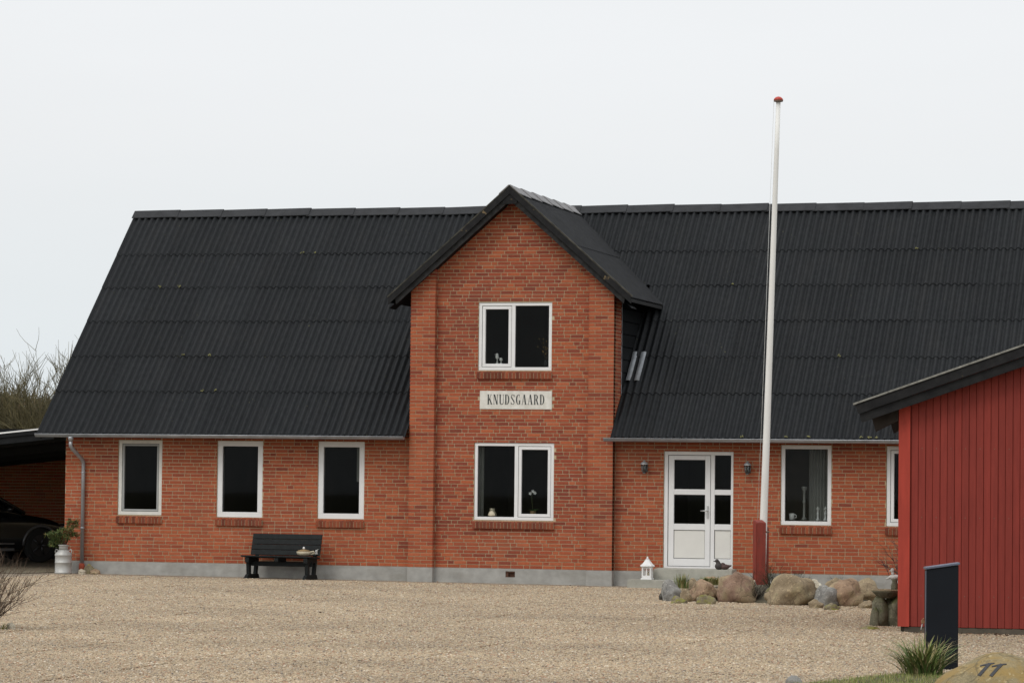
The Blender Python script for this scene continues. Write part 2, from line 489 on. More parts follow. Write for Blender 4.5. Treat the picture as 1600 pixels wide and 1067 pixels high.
class MB:
    def __init__(s):
        s.v, s.f, s.c, s.sm = [], [], [], []
    def face(s, idx, col=None, smooth=False):
        s.f.append(tuple(idx)); s.c.append(col); s.sm.append(smooth)
    def quad(s, a, b, c, d, col=None):
        n = len(s.v)
        s.v += [tuple(a), tuple(b), tuple(c), tuple(d)]
        s.face((n, n + 1, n + 2, n + 3), col)
        return s
    def poly(s, pts, col=None):
        n = len(s.v)
        s.v += [tuple(p) for p in pts]
        s.face(range(n, n + len(pts)), col)
        return s
    def hexa(s, p, col=None, skip=()):
        # p: 8 points, 0-3 bottom ring (ccw from above), 4-7 top ring
        n = len(s.v)
        s.v += [tuple(q) for q in p]
        for i, fc in enumerate(((3, 2, 1, 0), (4, 5, 6, 7), (0, 1, 5, 4), (1, 2, 6, 5), (2, 3, 7, 6), (3, 0, 4, 7))):
            if i not in skip:
                s.face([n + k for k in fc], col)
        return s
    def box(s, x0, x1, y0, y1, z0, z1, col=None, skip=()):
        return s.hexa([(x0, y0, z0), (x1, y0, z0), (x1, y1, z0), (x0, y1, z0), (x0, y0, z1), (x1, y0, z1), (x1, y1, z1), (x0, y1, z1)], col, skip)
    def prism(s, poly, y0, y1, col=None):
        # polygon in xz (counter-clockwise seen from -Y), extruded along y
        n, k = len(s.v), len(poly)
        s.v += [(x, y0, z) for x, z in poly] + [(x, y1, z) for x, z in poly]
        s.face(range(n, n + k), col)
        s.face(range(n + 2 * k - 1, n + k - 1, -1), col)
        for i in range(k):
            j = (i + 1) % k
            s.face((n + j, n + i, n + k + i, n + k + j), col)
        return s
    def tube(s, pts, rads, seg=8, col=None, cap=True, smooth=True):
        pts = [Vector(p) for p in pts]
        if isinstance(rads, (int, float)): rads = [rads] * len(pts)
        rings = []
        ref = None
        for i, p in enumerate(pts):
            t = (pts[min(i + 1, len(pts) - 1)] - pts[max(i - 1, 0)])
            if t.length < 1e-9: t = Vector((0, 0, 1))
            t.normalize()
            if ref is None:
                ref = t.orthogonal().normalized()
            a = ref - t * ref.dot(t)
            if a.length < 1e-6: a = t.orthogonal()
            a.normalize(); ref = a
            b = t.cross(a)
            n = len(s.v)
            for k in range(seg):
                w = 2 * PI * k / seg
                s.v.append(tuple(p + (a * math.cos(w) + b * math.sin(w)) * rads[i]))
            rings.append(n)
        for i in range(len(rings) - 1):
            for k in range(seg):
                j = (k + 1) % seg
                s.face((rings[i] + k, rings[i] + j, rings[i + 1] + j, rings[i + 1] + k), col, smooth)
        if cap:
            s.face([rings[0] + k for k in range(seg - 1, -1, -1)], col)
            s.face([rings[-1] + k for k in range(seg)], col)
        return s
    def lathe(s, prof, cx=0, cy=0, seg=24, col=None, smooth=True):
        rings = []
        for r, z in prof:
            n = len(s.v)
            for k in range(seg):
                w = 2 * PI * k / seg
                s.v.append((cx + r * math.cos(w), cy + r * math.sin(w), z))
            rings.append(n)
        for i in range(len(rings) - 1):
            for k in range(seg):
                j = (k + 1) % seg
                s.face((rings[i] + k, rings[i] + j, rings[i + 1] + j, rings[i + 1] + k), col, smooth)
        s.face([rings[0] + k for k in range(seg - 1, -1, -1)], col)
        s.face([rings[-1] + k for k in range(seg)], col)
        return s
    def mesh(s, name, mat):
        me = bpy.data.meshes.new(name)
        me.from_pydata(s.v, [], s.f)
        me.materials.append(M[mat])
        me.polygons.foreach_set('use_smooth', s.sm)
        if any(c is not None for c in s.c):
            at = me.attributes.new('Col', 'FLOAT_COLOR', 'CORNER')
            data = []
            for f, c in zip(s.f, s.c):
                c = c or (1, 1, 1)
                data += [c[0], c[1], c[2], 1.0] * len(f)
            at.data.foreach_set('color', data)
        me.update()
        return me
    def build(s, name, mat, parent=None, loc=None):
        return link(name, s.mesh(name, mat), parent, loc)

def bevel(o, w=0.004, seg=2):
    bm = bmesh.new()
    bm.from_mesh(o.data)
    bmesh.ops.bevel(bm, geom=bm.edges[:], offset=w, segments=seg, affect='EDGES', clamp_overlap=True)
    bm.to_mesh(o.data)
    bm.free()
    return o

def G(x):
    return -0.262 - 0.004 * x

# ------------------------------------------------------------------ ground
m = MB()
# the field sheet lies a little below the yard and runs to the horizon
n = 12
m.quad((-1200, -300, -0.46), (1200, -300, -0.46), (1200, 2400, -0.46), (-1200, 2400, -0.46))
tag(m.build('ground', 'field'), 'grassy field ground reaching to the horizon', None, kind='structure')
m = MB()
m.quad((-16, -34, G(-16)), (24, -34, G(24)), (24, 12, G(24)), (-16, 12, G(-16)))
m.quad((-16, -34, -0.6), (-16, -34, G(-16)), (-16, 12, G(-16)), (-16, 12, -0.6))
m.quad((24, -34, -0.6), (24, -34, G(24)), (-16, -34, G(-16)), (-16, -34, -0.6))
tag(m.build('gravel_yard', 'gravel_bed'), 'gravel yard in front of the farmhouse', None, kind='structure')
m = MB()
m.quad((-15.5, 0.3, G(-15.5) + .012), (-6.95, 0.3, G(-6.95) + .012), (-6.95, 9.5, G(-6.95) + .012), (-15.5, 9.5, G(-15.5) + .012))
m.quad((-15.5, -1.2, G(-15.5) + .010), (-7.3, -0.9, G(-7.3) + .010), (-7.0, 0.3, G(-7.0) + .012), (-15.5, 0.3, G(-15.5) + .012))
tag(m.build('driveway', 'driveway'), 'mossy dirt driveway under the carport', None, kind='structure')

# loose pebbles: one 2 m patch of real stones laid again and again by geometry nodes
random.seed(5)
pal = [((0.49, 0.400, 0.285), 30), ((0.44, 0.365, 0.270), 26), ((0.37, 0.325, 0.265), 14), ((0.33, 0.240, 0.165), 10), ((0.64, 0.58, 0.48), 9),
       ((0.41, 0.260, 0.180), 6), ((0.19, 0.170, 0.15), 3), ((0.52, 0.435, 0.310), 20)]
bag = [c for c, w in pal for _ in range(w)]
ph = (1 + 5 ** 0.5) / 2
IV = [Vector(v).normalized() for v in ((-1, ph, 0), (1, ph, 0), (-1, -ph, 0), (1, -ph, 0), (0, -1, ph), (0, 1, ph), (0, -1, -ph), (0, 1, -ph), (ph, 0, -1), (ph, 0, 1), (-ph, 0, -1), (-ph, 0, 1))]
IF = ((0, 11, 5), (0, 5, 1), (0, 1, 7), (0, 7, 10), (0, 10, 11), (1, 5, 9), (5, 11, 4), (11, 10, 2), (10, 7, 6), (7, 1, 8), (3, 9, 4), (3, 4, 2), (3, 2, 6), (3, 6, 8), (3, 8, 9), (4, 9, 5), (2, 4, 11), (6, 2, 10), (8, 6, 7), (9, 8, 1))
m = MB()
for i in range(9800):
    x, y = random.uniform(-1.04, 1.04), random.uniform(-1.04, 1.04)
    r = random.choice((0.006, 0.007, 0.008, 0.010, 0.010, 0.012, 0.015))
    sc = Vector((r * random.uniform(.8, 1.5), r * random.uniform(.8, 1.3), r * random.uniform(.5, .85)))
    rot = Matrix.Rotation(random.uniform(0, 6.3), 3, 'Z') @ Matrix.Rotation(random.uniform(-.4, .4), 3, 'X')
    c = random.choice(bag)
    k = random.uniform(.8, 1.2)
    c = tuple(min(.8, q * k * g_) for q, g_ in zip(c, (.885, .865, .845)))
    z = r * random.uniform(-.1, .5)
    n = len(m.v)
    for v in IV:
        p = rot @ Vector((v.x * sc.x, v.y * sc.y, v.z * sc.z)) * random.uniform(.85, 1.1)
        m.v.append((p.x + x, p.y + y, p.z + z))
    for fc in IF:
        m.face((n + fc[0], n + fc[1], n + fc[2]), c, True)
peb = m.build('gravel', 'gravel')
tag(peb, 'loose tan and grey gravel covering the yard', 'gravel', kind='stuff')
ng = bpy.data.node_groups.new('gravel_spread', 'GeometryNodeTree')
ng.interface.new_socket('Geometry', in_out='INPUT', socket_type='NodeSocketGeometry')
ng.interface.new_socket('Geometry', in_out='OUTPUT', socket_type='NodeSocketGeometry')
gi = ng.nodes.new('NodeGroupInput'); go = ng.nodes.new('NodeGroupOutput')
grd = ng.nodes.new('GeometryNodeMeshGrid')
NX, NY = 14, 17
grd.inputs['Size X'].default_value = 2 * (NX - 1); grd.inputs['Size Y'].default_value = 2 * (NY - 1)
grd.inputs['Vertices X'].default_value = NX; grd.inputs['Vertices Y'].default_value = NY
tf = ng.nodes.new('GeometryNodeTransform')
cxg, cyg = -6.6 + NX - 1 + 1, -0.75 - NY
tf.inputs['Translation'].default_value = (cxg, cyg, G(cxg))
tf.inputs['Rotation'].default_value = (0, math.atan(0.004), 0)
iop = ng.nodes.new('GeometryNodeInstanceOnPoints')
rv = ng.nodes.new('FunctionNodeRandomValue'); rv.data_type = 'INT'
rv.inputs[4].default_value = 0; rv.inputs[5].default_value = 3
mm_ = ng.nodes.new('ShaderNodeMath'); mm_.operation = 'MULTIPLY'; mm_.inputs[1].default_value = PI / 2
cb = ng.nodes.new('ShaderNodeCombineXYZ')
ng.links.new(grd.outputs['Mesh'], tf.inputs['Geometry'])
ng.links.new(tf.outputs[0], iop.inputs['Points'])
ng.links.new(gi.outputs[0], iop.inputs['Instance'])
ng.links.new(rv.outputs[2], mm_.inputs[0])
ng.links.new(mm_.outputs[0], cb.inputs['Z'])
ng.links.new(cb.outputs[0], iop.inputs['Rotation'])
ng.links.new(iop.outputs[0], go.inputs[0])
md = peb.modifiers.new('spread', 'NODES')
md.node_group = ng

# ------------------------------------------------------------------ farmhouse
house = thing('farmhouse', 'long red brick farmhouse with black corrugated roof and a gabled central bay', 'house')
XL, XR = -6.857, 13.2
YW = 0.2            # wing wall face
YC = 0.14           # recessed centre of the bay
BW = 3.84           # bay width
RY0, RZ0, RY1, RZ1 = -0.2278, 2.4055, 4.6341, 6.9561
PITCH = math.atan2(RZ1 - RZ0, RY1 - RY0)
EV = Vector((0, math.cos(PITCH), math.sin(PITCH)))
EN = Vector((0, -math.sin(PITCH), math.cos(PITCH)))
def main_y(z): return RY0 + (z - RZ0) / math.tan(PITCH)
BAYA = 6.93         # bay ridge height
BSL = 0.8789        # bay roof slope
BXC = 1.92
WIN = {'w1': (-5.79, -4.91, .877, 2.29), 'w2': (-3.81, -2.91, .858, 2.29), 'w3': (-1.825, -.922, .855, 2.292),
       'r1': (6.883, 7.796, .866, 2.296), 'r2': (8.78, 9.69, .868, 2.29), 'r3': (10.9, 11.8, .868, 2.29),
       'door': (4.742, 6.02, .05, 2.166), 'bl': (1.204, 2.71, .878, 2.293), 'bu': (1.255, 2.645, 3.61, 4.858)}

def rect_holes(m, x0, x1, z0, z1, y, holes, depth=0.22):
    xs = sorted({x0, x1, *[h[0] for h in holes], *[h[1] for h in holes]})
    zs = sorted({z0, z1, *[h[2] for h in holes], *[h[3] for h in holes]})
    for i in range(len(xs) - 1):
        for j in range(len(zs) - 1):
            cx, cz = (xs[i] + xs[i + 1]) / 2, (zs[j] + zs[j + 1]) / 2
            if any(h[0] < cx < h[1] and h[2] < cz < h[3] for h in holes): continue
            m.quad((xs[i], y, zs[j]), (xs[i + 1], y, zs[j]), (xs[i + 1], y, zs[j + 1]), (xs[i], y, zs[j + 1]))
    for a, b, c, d in holes:
        m.quad((a, y, c), (a, y, d), (a, y + depth, d), (a, y + depth, c))
        m.quad((b, y, d), (b, y, c), (b, y + depth, c), (b, y + depth, d))
        m.quad((a, y, d), (b, y, d), (b, y + depth, d), (a, y + depth, d))
        m.quad((b, y, c), (a, y, c), (a, y + depth, c), (b, y + depth, c))

def bay_low(x):     # lower edge of the bay's barge boards
    return BAYA - 0.21 - abs(x - BXC) * BSL

# wall shells (mortar colour, seen in the joints)
m = MB()
hl = [WIN[k] for k in ('w1', 'w2', 'w3')]
rect_holes(m, XL, 0.0, 0, 2.62, YW + .007, hl)
m.quad((XL, 9.1, 0), (XL, YW + .007, 0), (XL, YW + .007, 2.62), (XL, 9.1, 2.62))
wallL = m.build('wall', 'mortar', house)
m = MB()
hr = [WIN[k] for k in ('door', 'r1', 'r2', 'r3')]
rect_holes(m, BW, XR, 0, 2.62, YW + .007, hr)
wallR = m.build('wall', 'mortar', house)
m = MB()
R_ = .007
for a, b in ((R_, .468 - R_), (BW - .468 + R_, BW - R_)):
    za, zb = bay_low(a) + .06, bay_low(b) + .06
    m.poly([(a, R_, 0), (b, R_, 0), (b, R_, zb), (a, R_, za)])
m.quad((.468 - R_, R_, 0), (.468 - R_, YC + R_, 0), (.468 - R_, YC + R_, 5.45), (.468 - R_, R_, 5.45))
m.quad((BW - .468 + R_, YC + R_, 0), (BW - .468 + R_, R_, 0), (BW - .468 + R_, R_, 5.45), (BW - .468 + R_, YC + R_, 5.45))
rect_holes(m, .46, BW - .46, 0, 5.2, YC + R_, [WIN['bl'], WIN['bu']])
m.poly([(.46, YC + R_, 5.2), (BW - .46, YC + R_, 5.2), (BW - .46, YC + R_, bay_low(.46) + .06), (BXC, YC + R_, bay_low(BXC) + .06), (.46, YC + R_, bay_low(.46) + .06)])
m.quad((BW - R_, R_, 0), (BW - R_, .61, 0), (BW - R_, .61, 5.12), (BW - R_, R_, 5.12))
m.quad((R_, .61, 0), (R_, R_, 0), (R_, R_, 5.12), (R_, .61, 5.12))
wallB = m.build('bay_wall', 'mortar', house)

# bricks
random.seed(11)
P_ORANGE = [(.46, .118, .050), (.44, .110, .047), (.42, .102, .045), (.40, .096, .043), (.45, .122, .056), (.385, .090, .042), (.36, .083, .041), (.43, .108, .048)]
P_BROWN = [(.37, .082, .039), (.345, .076, .038), (.32, .070, .036), (.285, .063, .035), (.385, .089, .042), (.26, .060, .035), (.35, .080, .040)]
def brick_col(x, z, bay):
    w = noise.noise(Vector((x * .55, z * .45, 3.1))) + .6 * noise.noise(Vector((x * 1.7, z * 1.3, 8.1)))
    p = (0.66 if bay else 0.06) + w * 0.55
    if bay and z < 0.55: p -= 0.45
    if bay and z > 4.9: p -= 0.15
    idx = random.randrange(7)
    return ('b', idx) if random.random() < p else ('o', idx)
def colval(key):
    c = (P_BROWN if key[0] == 'b' else P_ORANGE)[key[1]]
    return (c[0] * .91, c[1] * .95, c[2] * .95)
ROW = 0.0667
BH = 0.0526
JT = 0.0138
allb = {'L': [], 'R': [], 'B': []}
def lay_row(x0, x1, z, off):
    """monk bond: stretcher, stretcher, header"""
    out_ = []
    pat = [.24, .24, .12]
    x = x0 - off
    i = 0
    while x < x1:
        w = pat[i % 3]
        a, b = max(x + JT / 2, x0), min(x + w - JT / 2, x1)
        if b - a > .03: out_.append((a, b))
        x += w
        i += 1
    return out_
def cut(bricks, z, holes):
    """bricks of one course minus the openings; a course that meets a lintel or sill is trimmed"""
    res = []
    for a, b in bricks:
        segs = [(a, b, z, BH)]
        for h in holes:
            ns = []
            for p, q, zz, hh in segs:
                if q <= h[0] or p >= h[1] or zz + hh <= h[2] or zz >= h[3]:
                    ns.append((p, q, zz, hh)); continue
                if p < h[0] - .02: ns.append((p, h[0] - .004, zz, hh))
                if q > h[1] + .02: ns.append((h[1] + .004, q, zz, hh))
                pp, qq = max(p, h[0] - .004), min(q, h[1] + .004)
                if zz + hh > h[3] + .015 and qq - pp > .02: ns.append((pp, qq, h[3] + .003, zz + hh - h[3] - .003))
                elif zz < h[2] - .015 and qq - pp > .02: ns.append((pp, qq, zz, h[2] - .003 - zz))
            segs = ns
        res += segs
    return res
OFF = [0, .12, .36, .24, .48, .06, .30, .18]
def wing(key, x0, x1, rows, holes):
    for r in range(rows):
        z = r * ROW + .008
        off = OFF[(r * 3 + r // 5) % 8] + random.uniform(-.01, .01)
        for a, b, zz, hh in cut(lay_row(x0, x1, z, off), z, holes):
            allb[key].append((a, b, zz, YW, brick_col((a + b) / 2, z, False), hh))
wing('L', XL, -.005, 38, hl)
wing('R', BW + .005, XR, 38, hr)
hb = [WIN['bl'], WIN['bu'], (1.298, 2.662, 2.902, 3.238)]
for r in range(101):
    z = r * ROW + .008
    # pilasters: two stretchers / header stretcher header
    for px in (0, BW - .468):
        row = [(0, .228), (.24, .468)] if r % 2 else [(0, .108), (.12, .348), (.36, .468)]
        for a, b in row:
            a += px; b += px
            if z + BH < max(bay_low(a), bay_low(b)) + .05:
                allb['B'].append((a, b, z, 0.0, brick_col((a + b) / 2, z, z > 2.0 and random.random() < .35), BH))
    off = OFF[(r * 3 + r // 4) % 8] + random.uniform(-.01, .01)
    half = (BAYA - .17 - z - BH) / BSL + .05
    x0, x1 = max(.472, BXC - half), min(BW - .472, BXC + half)
    if x1 - x0 < .1: continue
    for a, b, zz, hh in cut(lay_row(.472, BW - .472, z, off), z, hb):
        a, b = max(a, x0), min(b, x1)
        if b - a > .03:
            allb['B'].append((a, b, zz, YC, brick_col((a + b) / 2, z, True), hh))
def brick_box(m, a, b, z, y, col, jit, hh):
    m.box(a, b, y - jit, y + (.03 if y else YC + .005), z, z + hh, col, skip=(4,))
# the 300 bricks nearest the camera are single pieces
cand = [(-(b[0]), i) for i, b in enumerate(allb['R']) if b[1] - b[0] > .22 and b[0] < 8.9 and b[5] == BH]
cand.sort()
single = {i for _, i in cand[:300]}
cache = {}
walls = {'L': wallL, 'R': wallR, 'B': wallB}
for key in 'LRB':
    m = MB()
    for i, (a, b, z, y, ck, hh) in enumerate(allb[key]):
        k = random.uniform(.92, 1.08)
        if key == 'R' and i in single:
            if ck not in cache:
                mm = MB()
                mm.box(-.1131, .1131, 0, .03, 0, BH, colval(ck), skip=(4,))
                cache[ck] = mm.mesh('brick', 'brick')
            link('brick', cache[ck], wallR, ((a + b) / 2, y - random.uniform(0, .002), z))
        else:
            brick_box(m, a, b, z, y, tuple(q * k for q in colval(ck)), random.uniform(0, .002), hh)
    if key == 'B':      # brick returns on both sides of the bay
        for r in range(76):
            z = r * ROW + .008
            row = [(0.03, .228), (.24, .35), (.36, .60)] if r % 2 == 0 else [(.03, .108), (.12, .348), (.36, .47), (.48, .60)]
            for a, b in row:
                if z < 2.3 and a > .15: continue
                c1 = colval(brick_col(5, z, z > 3))
                m.box(BW - .03, BW, a, b, z, z + BH, c1, skip=(5,))
                m.box(0, .03, a, b, z, z + BH, c1, skip=(3,))
    tag(m.build('bricks', 'brick', walls[key]), kind='stuff')

# left gable end, back wall, plinth
m = MB()
m.poly([(XL + .01, 9.0, 0), (XL + .01, YW + .02, 0), (XL + .01, YW + .02, 2.62), (XL + .01, RY1, 6.75), (XL + .01, 9.0, 2.62)])
m.poly([(XR - .01, YW + .02, 0), (XR - .01, 9.0, 0), (XR - .01, 9.0, 2.62), (XR - .01, RY1, 6.75), (XR - .01, YW + .02, 2.62)])
m.quad((XR, 9.0, 0), (XL, 9.0, 0), (XL, 9.0, 2.62), (XR, 9.0, 2.62))
m.build('gable_wall', 'brick_plain', house)
m = MB()
m.box(XL, -.0, YW - .012, YW + .3, -.6, 0)
m.box(BW, XR, YW - .012, YW + .3, -.6, -.001)
m.box(XL, XL + .3, YW + .3, 9.0, -.6, 0)
for px in (0, BW - .468):
    m.box(px - .006, px + .474, -.012, .28, -.6, 0.002)
v0, v1, w0, w1 = 1.822, 2.002, -.155, -.045      # vent opening in the bay's plinth
for a, b, c, d in ((.474, v0, -.6, .001), (v1, BW - .474, -.6, .001), (v0, v1, -.6, w0), (v0, v1, w1, .001)):
    m.box(a, b, YC - .012, .26, c, d)
m.build('plinth', 'concrete', house)
m = MB()
m.box(v0 - .01, v1 + .01, YC + .05, YC + .09, w0 - .01, w1 + .01)
m.box(v0, v1, YC - .004, YC + .05, w1 - .022, w1 - .002)
m.box(v0, v0 + .05, YC + .005, YC + .05, w0 + .002, w1 - .024)
m.build('vent', 'vent_brown', house)

# ---- windows
def frame_ring(m, x0, x1, z0, z1, w, y0, y1):
    m.box(x0, x1, y0, y1, z0, z0 + w)
    m.box(x0, x1, y0, y1, z1 - w, z1)
    m.box(x0, x0 + w, y0, y1, z0 + w, z1 - w)
    m.box(x1 - w, x1, y0, y1, z0 + w, z1 - w)
def pane(parent, x0, x1, z0, z1, y):
    MB().quad((x0, y, z0), (x1, y, z0), (x1, y, z1), (x0, y, z1)).build('pane', 'glass', parent)
def window(name, yw, fwid, lights, fmat='white_frame', sash_mat='white_frame', sashw=.055, room=True):
    x0, x1, z0, z1 = WIN[name]
    m = MB()
    yf = yw + .022
    g = .004
    frame_ring(m, x0 + g, x1 - g, z0 + g, z1 - g, fwid, yf, yf + .10)
    # the frame itself is the window part; its mullion, sashes and panes hang from it
    fr_ = m.build('window', fmat, house)
    bevel(fr_, .004, 1)
    a = x0 + g + fwid
    tot = x1 - x0 - 2 * (g + fwid) - .065 * (len(lights) - 1)
    for i, (fr, sash) in enumerate(lights):
        b = a + tot * fr
        c, d = z0 + g + fwid, z1 - g - fwid
        if i < len(lights) - 1:
            mu = MB(); mu.box(b, b + .065, yf + .004, yf + .096, c, d)
            mu.build('mullion', fmat, fr_)
        if sash:
            sm = MB()
            frame_ring(sm, a + .008, b - .008, c + .008, d - .008, sashw, yf + .008, yf + .07)
            so = sm.build('sash', sash_mat, fr_)
            bevel(so, .004, 1)
            gm = MB()
            frame_ring(gm, a, b, c, d, .008, yf + .02, yf + .06)
            gm.build('seal', 'gasket', fr_)
            pane(fr_, a + .008 + sashw, b - .008 - sashw, c + .008 + sashw, d - .008 - sashw, yf + .05)
        else:
            gm = MB()
            frame_ring(gm, a - .001, b + .001, c - .001, d + .001, .009, yf + .035, yf + .06)
            gm.build('seal', 'gasket', fr_)
            pane(fr_, a + .008, b - .008, c + .008, d - .008, yf + .05)
        a = b + .065
    # sill course of bricks on edge
    sm = MB()
    n = round((x1 - x0 + .03) / .0667)
    wd = (x1 - x0 + .03) / n
    random.seed(hash_(name))
    for i in range(n):
        q = x0 - .015 + i * wd
        c = random.choice(P_BROWN)
        k = random.uniform(.55, .95)
        c = (c[0] * k * .9, c[1] * k * 1.1, c[2] * k * 1.1)
        yy = yw - .052 + random.uniform(-.003, .003)
        zt = z0 + .002
        sm.hexa([(q + .005, yy, zt - .155), (q + wd - .005, yy, zt - .155), (q + wd - .005, yw + .05, zt - .135), (q + .005, yw + .05, zt - .135),
                 (q + .005, yy, zt - .045), (q + wd - .005, yy, zt - .045), (q + wd - .005, yw + .05, zt), (q + .005, yw + .05, zt)], c)
    tag(sm.build('sill_bricks', 'brick', house), kind='stuff')
    mo = MB()
    mo.hexa([(x0 - .012, yw - .044, z0 - .148), (x1 + .012, yw - .044, z0 - .148), (x1 + .012, yw + .05, z0 - .13), (x0 - .012, yw + .05, z0 - .13),
             (x0 - .012, yw - .044, z0 - .052), (x1 + .012, yw - .044, z0 - .052), (x1 + .012, yw + .05, z0 - .008), (x0 - .012, yw + .05, z0 - .008)])
    mo.build('sill_mortar', 'mortar', house)
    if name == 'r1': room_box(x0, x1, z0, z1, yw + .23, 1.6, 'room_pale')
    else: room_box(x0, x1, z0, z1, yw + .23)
    return fr_
def hash_(t): return sum(ord(c) * (i + 3) for i, c in enumerate(t))
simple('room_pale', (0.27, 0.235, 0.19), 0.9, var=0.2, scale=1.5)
def room_box(x0, x1, z0, z1, y, depth=3.2, mat='room'):
    m = MB()
    a, b, c, d, e_, f_ = x0 - .28, x1 + .28, z0 - .02, z1 + .12, y, y + depth
    m.quad((a, f_, c), (b, f_, c), (b, f_, d), (a, f_, d))
    m.quad((a, e_, c), (a, f_, c), (a, f_, d), (a, e_, d))
    m.quad((b, f_, c), (b, e_, c), (b, e_, d), (b, f_, d))
    m.quad((a, e_, c), (b, e_, c), (b, f_, c), (a, f_, c))
    m.quad((a, f_, d), (b, f_, d), (b, e_, d), (a, e_, d))
    # front strips behind the wall around the opening
    m.quad((a, e_, c), (x0, e_, c), (x0, e_, d), (a, e_, d))
    m.quad((x1, e_, c), (b, e_, c), (b, e_, d), (x1, e_, d))
    m.quad((x0, e_, z1), (x1, e_, z1), (x1, e_, d), (x0, e_, d))
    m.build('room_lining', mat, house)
window('w1', YW, .065, [(1, True)], 'old_white', 'grey_sash', .035)
window('w2', YW, .098, [(1, False)])
window('w3', YW, .100, [(1, False)])
window('r1', YW, .068, [(1, False)])
window('r2', YW, .065, [(1, True)])
window('r3', YW, .065, [(1, True)])
window('bl', YC, .056, [(.53, False), (.47, True)])
window('bu', YC, .058, [(.47, True), (.53, False)])

# ---- front door
x0, x1, z0, z1 = WIN['door']
yd = YW + .025
m = MB()
m.box(4.746, 4.815, yd, yd + .10, .05, 2.162)
m.box(5.972, 6.016, yd, yd + .10, .05, 2.162)
m.box(4.815, 5.972, yd, yd + .10, 2.100, 2.162)
m.box(4.815, 5.972, yd, yd + .12, .05, .095)
m.box(5.602, 5.672, yd + .006, yd + .10, .095, 2.100)
for a, b in ((.095, .240), (.757, .862), (1.388, 1.482)):
    m.box(5.672, 5.972, yd + .008, yd + .09, a, b)
door = m.build('door', 'white_frame', house)
bevel(door, .004, 1)
m = MB()
m.box(4.826, 4.926, yd + .012, yd + .08, .105, 2.090)
m.box(5.498, 5.592, yd + .012, yd + .08, .105, 2.090)
for a, b in ((.105, .236), (.752, .862), (1.386, 1.484), (2.014, 2.090)):
    m.box(4.926, 5.498, yd + .012, yd + .08, a, b)
bevel(m.build('door_leaf', 'white_frame', door), .004, 1)
m = MB()
m.box(4.932, 5.492, yd + .028, yd + .06, .246, .744)
bevel(m.build('door_panel', 'door_panel', door), .006, 1)
m = MB()
m.box(5.680, 5.964, yd + .028, yd + .06, .248, .749)
bevel(m.build('door_panel', 'door_panel', door), .006, 1)
m = MB()
frame_ring(m, 4.815, 5.602, .095, 2.100, .012, yd + .03, yd + .07)
for a, b, c, d in ((4.925, 5.499, .235, .753), (4.925, 5.499, .861, 1.387), (4.925, 5.499, 1.483, 2.015), (5.671, 5.973, .239, .758), (5.671, 5.973, .861, 1.389), (5.671, 5.973, 1.481, 2.101)):
    frame_ring(m, a, b, c, d, .011, yd + .036, yd + .066)
m.build('seal', 'gasket', door)
for a, b, c, d in ((4.934, 5.490, .870, 1.378), (4.934, 5.490, 1.492, 2.006), (5.680, 5.964, .870, 1.380), (5.680, 5.964, 1.490, 2.092)):
    pane(door, a, b, c, d, yd + .05)
m = MB()
m.box(5.535, 5.565, yd - .004, yd + .012, .965, 1.19)
m.tube([(5.55, yd + .01, 1.10), (5.55, yd - .045, 1.10), (5.54, yd - .052, 1.10), (5.43, yd - .052, 1.098)], .011, 8)
m.tube([(5.55, yd + .005, 1.01), (5.55, yd - .012, 1.01)], .012, 10)
m.build('handle', 'steel', door)
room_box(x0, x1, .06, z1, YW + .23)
m = MB()
m.hexa([(4.66, -.24, -.40), (6.10, -.24, -.40), (6.10, YW - .015, -.40), (4.66, YW - .015, -.40),
        (4.66, -.24, .055), (6.10, -.24, .055), (6.10, YW - .015, .068), (4.66, YW - .015, .068)])
bevel(m.build('doorstep', 'step_concrete', house), .012, 2)
m = MB()
m.box(4.27, 5.75, -.62, -.245, -.40, -.132)
bevel(m.build('doorstep', 'step_concrete', house), .012, 2)

# ---- main roof
WL = 0.135
AMP = 0.027
WAVES = 8
SW = WL * WAVES
X0R = -7.25
ROWS_Y = [RY0, 0.625, 1.372, 2.120, 2.870, 3.620, 4.50]
ROWS_V = [(y - RY0) / math.cos(PITCH) for y in ROWS_Y]
def sheet_mesh(u0, u1, dv, ub):
    """corrugated sheet; u measured from ub (phase), v from 0 to dv + lap; local origin at (ub, lower edge)"""
    m = MB()
    lap = .13
    k = max(2, int(round((u1 - u0) / (WL / 8))))
    def P(u, v, t):
        h = AMP * math.cos(2 * PI * (u - X0R) / WL) + .013 * (1 - v / (dv + lap)) - t
        return Vector((u - ub, 0, 0)) + EV * v + EN * h
    n = len(m.v)
    for i in range(k + 1):
        u = u0 + (u1 - u0) * i / k
        t_, b_ = tuple(P(u, 0, 0)), tuple(P(u, 0, .013))
        m.v += [t_, tuple(P(u, dv + lap, 0)), b_, tuple(P(u, dv + lap, .013)), t_, b_]
    for i in range(k):
        a, b = n + 6 * i, n + 6 * i + 6
        m.face((a, b, b + 1, a + 1), None, True)
        m.face((a + 2, a + 3, b + 3, b + 2), None, True)
        m.face((a + 4, a + 5, b + 5, b + 4), None, True)
    for e_ in (n, n + 6 * k):
        w_ = len(m.v)
        m.v += [m.v[e_], m.v[e_ + 1], m.v[e_ + 3], m.v[e_ + 2]]
        m.face((w_, w_ + 1, w_ + 2, w_ + 3))
    return m.mesh('roof_sheet', 'roof_sheet')
m = MB()
def slab(m, a, b, ya, yb, off):
    p = lambda x, y: (x, y + EN.y * off, RZ0 + (y - RY0) * math.tan(PITCH) + EN.z * off)
    m.quad(p(a, ya), p(b, ya), p(b, yb), p(a, yb))
slab(m, X0R + .03, -.03, RY0 + .05, RY1, -.055)
slab(m, BW + .03, XR + .35, RY0 + .05, RY1, -.055)
slab(m, -.03, BW + .03, 2.9, RY1, -.055)
